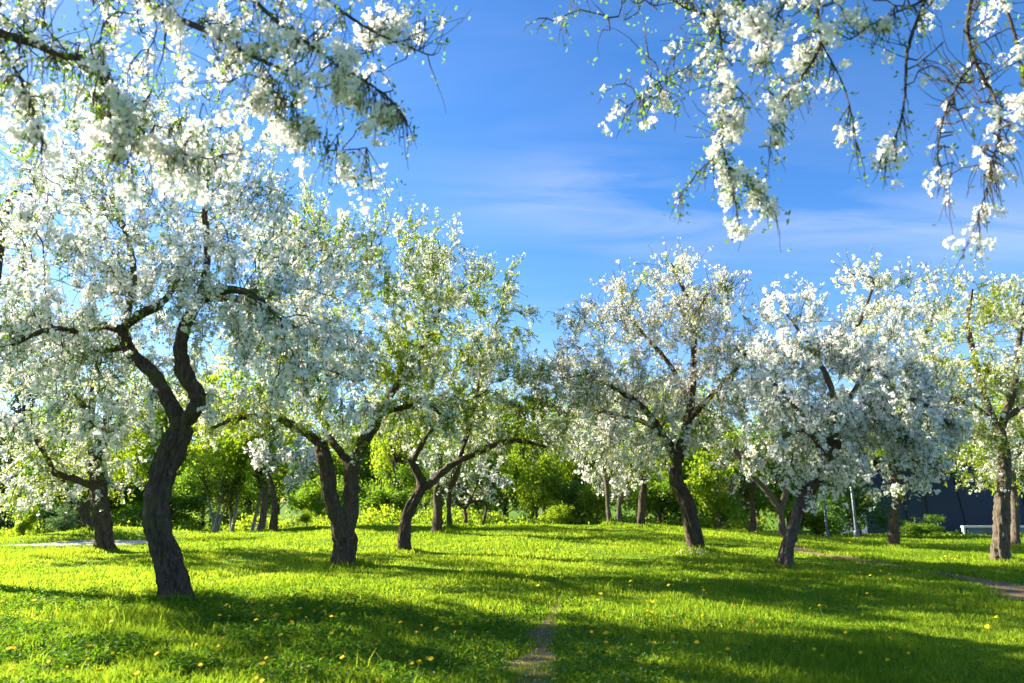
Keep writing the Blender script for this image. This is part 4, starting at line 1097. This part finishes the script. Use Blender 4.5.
# broad-leaved weeds round the nearest trunk
wmat = leafy_mat('weed_leaf', (0.045, 0.12, 0.008), (0.11, 0.21, 0.012), (1.9, 1.9, 1.0), 0.45, 0.02)
def weeds(n, cx_, cy_, rx, ry, hmax, ls):
    x = rng.normal(size=n) * rx + cx_; y = rng.normal(size=n) * ry + cy_
    k = (y > 3.6)
    x, y = x[k], y[k]
    k = rng.uniform(size=len(x)) > on_path(x, y); x, y = x[k], y[k]
    c = fastnoise(x * 1.3, y * 1.3, 21); k = c > -0.35; x, y, c = x[k], y[k], c[k]
    n = len(x); per_ = 7
    own = np.repeat(np.arange(n), per_)
    hh = hmax * rng.uniform(0.35, 1.0, n) * (0.75 + 0.35 * np.clip(c, -1, 1))
    P = np.stack([x[own] + rng.normal(size=len(own)) * 0.035, y[own] + rng.normal(size=len(own)) * 0.035, terrain(x, y)[own] + hh[own] * rng.uniform(0.45, 1.0, len(own))], -1)
    D = norm(np.stack([rng.normal(size=len(own)), rng.normal(size=len(own)), rng.normal(size=len(own)) * 0.35 + 0.1], -1))
    up = np.array([[0, 0, 1.0]]); Yv = norm(np.cross(up + rng.normal(size=(len(own), 3)) * 0.3, D)); Zv = np.cross(D, Yv)
    return stamp(*LF_RICH, P, np.stack([D, Yv, Zv], 2), ls * rng.uniform(0.6, 1.3, len(own)))
va, fa = weeds(7500, -4.0, 7.9, 2.6, 1.4, 0.20, 0.040)
vb, fb = weeds(2500, 1.5, 9.0, 5.0, 2.6, 0.075, 0.026)
vc, fc = weeds(4200, -3.2, 5.8, 2.2, 0.9, 0.16, 0.036)
Vw = np.vstack([va, vb, vc]); Fw = [np.vstack([fa, fb + len(va), fc + len(va) + len(vb)])]
wo = link('weeds', make_mesh('weeds', Vw, Fw, [wmat], attr=np.repeat(rng.uniform(size=len(Vw) // len(LF_RICH[0])), len(LF_RICH[0]))))
tag(wo, 'broad leaved weeds among the grass in the foreground', 'ground cover', None, 'stuff')

# rough growth closing the far edge of the meadow
n = 52000
x = rng.uniform(-30, 26, n); y = rng.normal(size=n) * 1.2 + 34.5
c = fastnoise(x * 0.8, y * 0.8, 33)
hh = np.clip(0.55 + 0.45 * c, 0.1, 1.4) * np.where(x > 12, 0.25, 1.0)
P = np.stack([x, y, terrain(x, y) + hh * rng.uniform(0, 1, n) ** 0.7], -1)
R = frames(norm(rdir(n) + np.array([0, -0.2, 0.5])), rng.uniform(0, 6.28, n)); R = np.stack([R[:, :, 2], R[:, :, 0], R[:, :, 1]], axis=2)
Vu, Fu = stamp(*LF_MID, P, R, rng.uniform(0.07, 0.2, n))
uo = link('undergrowth', make_mesh('undergrowth', Vu, [Fu], [M['leaf_yellow']], attr=np.repeat(np.clip(0.4 + 0.3 * c + rng.normal(size=n) * 0.2, 0, 1), 4)))
tag(uo, 'tangled green undergrowth along the far edge of the meadow', 'undergrowth', None, 'stuff')

# ------------------------------------------------------------------ dandelions and daisies, each an object
ymat = plain_mat('dandelion_yellow', (0.88, 0.66, 0.01), 0.8, 0, 0.15, 40)
gst = plain_mat('flower_stalk', (0.12, 0.22, 0.03), 0.7)
def flower_mesh(name, r, h, nb, mat, centre=None):
    V, F = tube(np.array([[0, 0, -0.01], [0.004, 0.002, h * 0.5], [0, 0, h]]), np.array([0.0022, 0.002, 0.002]), 5, 0, capend=False)
    V = list(V); fl = [F[0]]; mi = [0]
    pet = []
    for ring, (rr, zz, cnt) in enumerate([(r, 0.0, nb), (r * 0.72, 0.006, nb), (r * 0.42, 0.011, nb // 2)] if centre is None else [(r, 0.0, nb)]):
        for i in range(cnt):
            a = 2 * math.pi * (i + 0.5 * ring) / cnt; w = math.pi / cnt * 1.0
            b = len(V)
            V += [(0, 0, h + zz * 0.4), (rr * 0.75 * math.cos(a - w), rr * 0.75 * math.sin(a - w), h + zz + 0.004), (rr * math.cos(a), rr * math.sin(a), h + zz + 0.002), (rr * 0.75 * math.cos(a + w), rr * 0.75 * math.sin(a + w), h + zz + 0.004)]
            pet.append((b, b + 1, b + 2, b + 3))
    fl.append(np.array(pet)); mi.append(1); mats = [gst, mat]
    if centre is not None:
        b = len(V); k = 10
        V += [(r * 0.36 * math.cos(2 * math.pi * i / k), r * 0.36 * math.sin(2 * math.pi * i / k), h + 0.006) for i in range(k)] + [(0, 0, h + 0.012)]
        fl.append(np.array([(b + i, b + (i + 1) % k, b + k) for i in range(k)])); mi.append(2); mats.append(centre)
    return make_mesh(name, V, fl, mats, mi)
dm = [flower_mesh('dandelion', 0.024, 0.115, 14, ymat), flower_mesh('dandelion', 0.028, 0.14, 16, ymat), flower_mesh('dandelion', 0.032, 0.165, 16, ymat)]
cnt = 0
while cnt < 285:
    r = rng.uniform()
    if r < 0.62:
        y = rng.uniform(6.2, 16.5); x = rng.uniform(0.02, 0.74) * y
    elif r < 0.88:
        y = rng.uniform(5.4, 9.5); x = rng.uniform(-0.72, -0.05) * y
    else:
        y = rng.uniform(11, 24); x = rng.uniform(-0.6, 0.7) * y
    if on_path(np.array([x]), np.array([y]))[0] > 0.2: continue
    if fastnoise(np.array([x * 0.9]), np.array([y * 0.9]), 3)[0] < -0.15 and rng.uniform() < 0.75: continue
    o = link('dandelion', dm[rng.integers(3)], None, (x, y, tz(x, y) - 0.005))
    s = rng.uniform(0.6, 1.1) * (0.72 + 0.032 * y)
    o.scale = (s, s, max(s, 0.95) * 1.2); o.rotation_euler = (0.2 + rng.normal() * 0.3, rng.normal() * 0.3, rng.uniform(0, 6.28))
    tag(o, 'yellow dandelion flower open in the green grass', 'dandelion', 'dandelions in the grass')
    cnt += 1
daisy = flower_mesh('daisy', 0.022, 0.13, 12, M['petal'], ymat)
for i in range(46):
    if i < 34:
        px = rng.normal() * 7 + 697; Yd = 15.9 + rng.normal() * 0.22
        x = xat(px, 552, Yd)
    else:
        px = rng.uniform(500, 560); Yd = rng.uniform(5.6, 7.4); x = xat(px, 640, Yd)
    o = link('daisy', daisy, None, (x, Yd, tz(x, Yd) - 0.005))
    s = rng.uniform(0.8, 1.3) if i < 34 else rng.uniform(0.4, 0.55)
    o.scale = (s, s, s); o.rotation_euler = (0.25 + rng.normal() * 0.3, rng.normal() * 0.3, rng.uniform(0, 6.28))
    tag(o, 'small white daisy in the clump at the foot of the leaning trunk' if i < 34 else 'tiny white daisy by the trodden earth in front', 'daisy', 'daisies at the trunk' if i < 34 else 'daisies by the path')

# fallen petals on the grass
n = 1500
k = rng.uniform(size=n)
x = np.where(k < 0.45, rng.normal(size=n) * 2.6 - 3.5, np.where(k < 0.75, rng.normal(size=n) * 0.9 + 0.5, rng.uniform(-6, 8, n)))
y = np.where(k < 0.45, rng.normal(size=n) * 1.6 + 7.6, np.where(k < 0.75, rng.normal(size=n) * 1.0 + 6.4, rng.uniform(5, 16, n)))
ok = y > 4.2; x, y = x[ok], y[ok]; n = len(x)
P = np.stack([x, y, terrain(x, y) + rng.uniform(0.03, 0.075, n)], -1)
R = frames(norm(rdir(n) * 0.5 + np.array([0, 0, 1.0])), rng.uniform(0, 6.28, n))
Vp, Fp = stamp(*LF_MID, P, R, rng.uniform(0.014, 0.024, n))
po = link('fallen_petals', make_mesh('fallen_petals', Vp, [Fp], [M['petal']], attr=np.repeat(rng.uniform(size=n), 4)))
tag(po, 'scattered white petals fallen on the grass', 'petals', None, 'stuff')
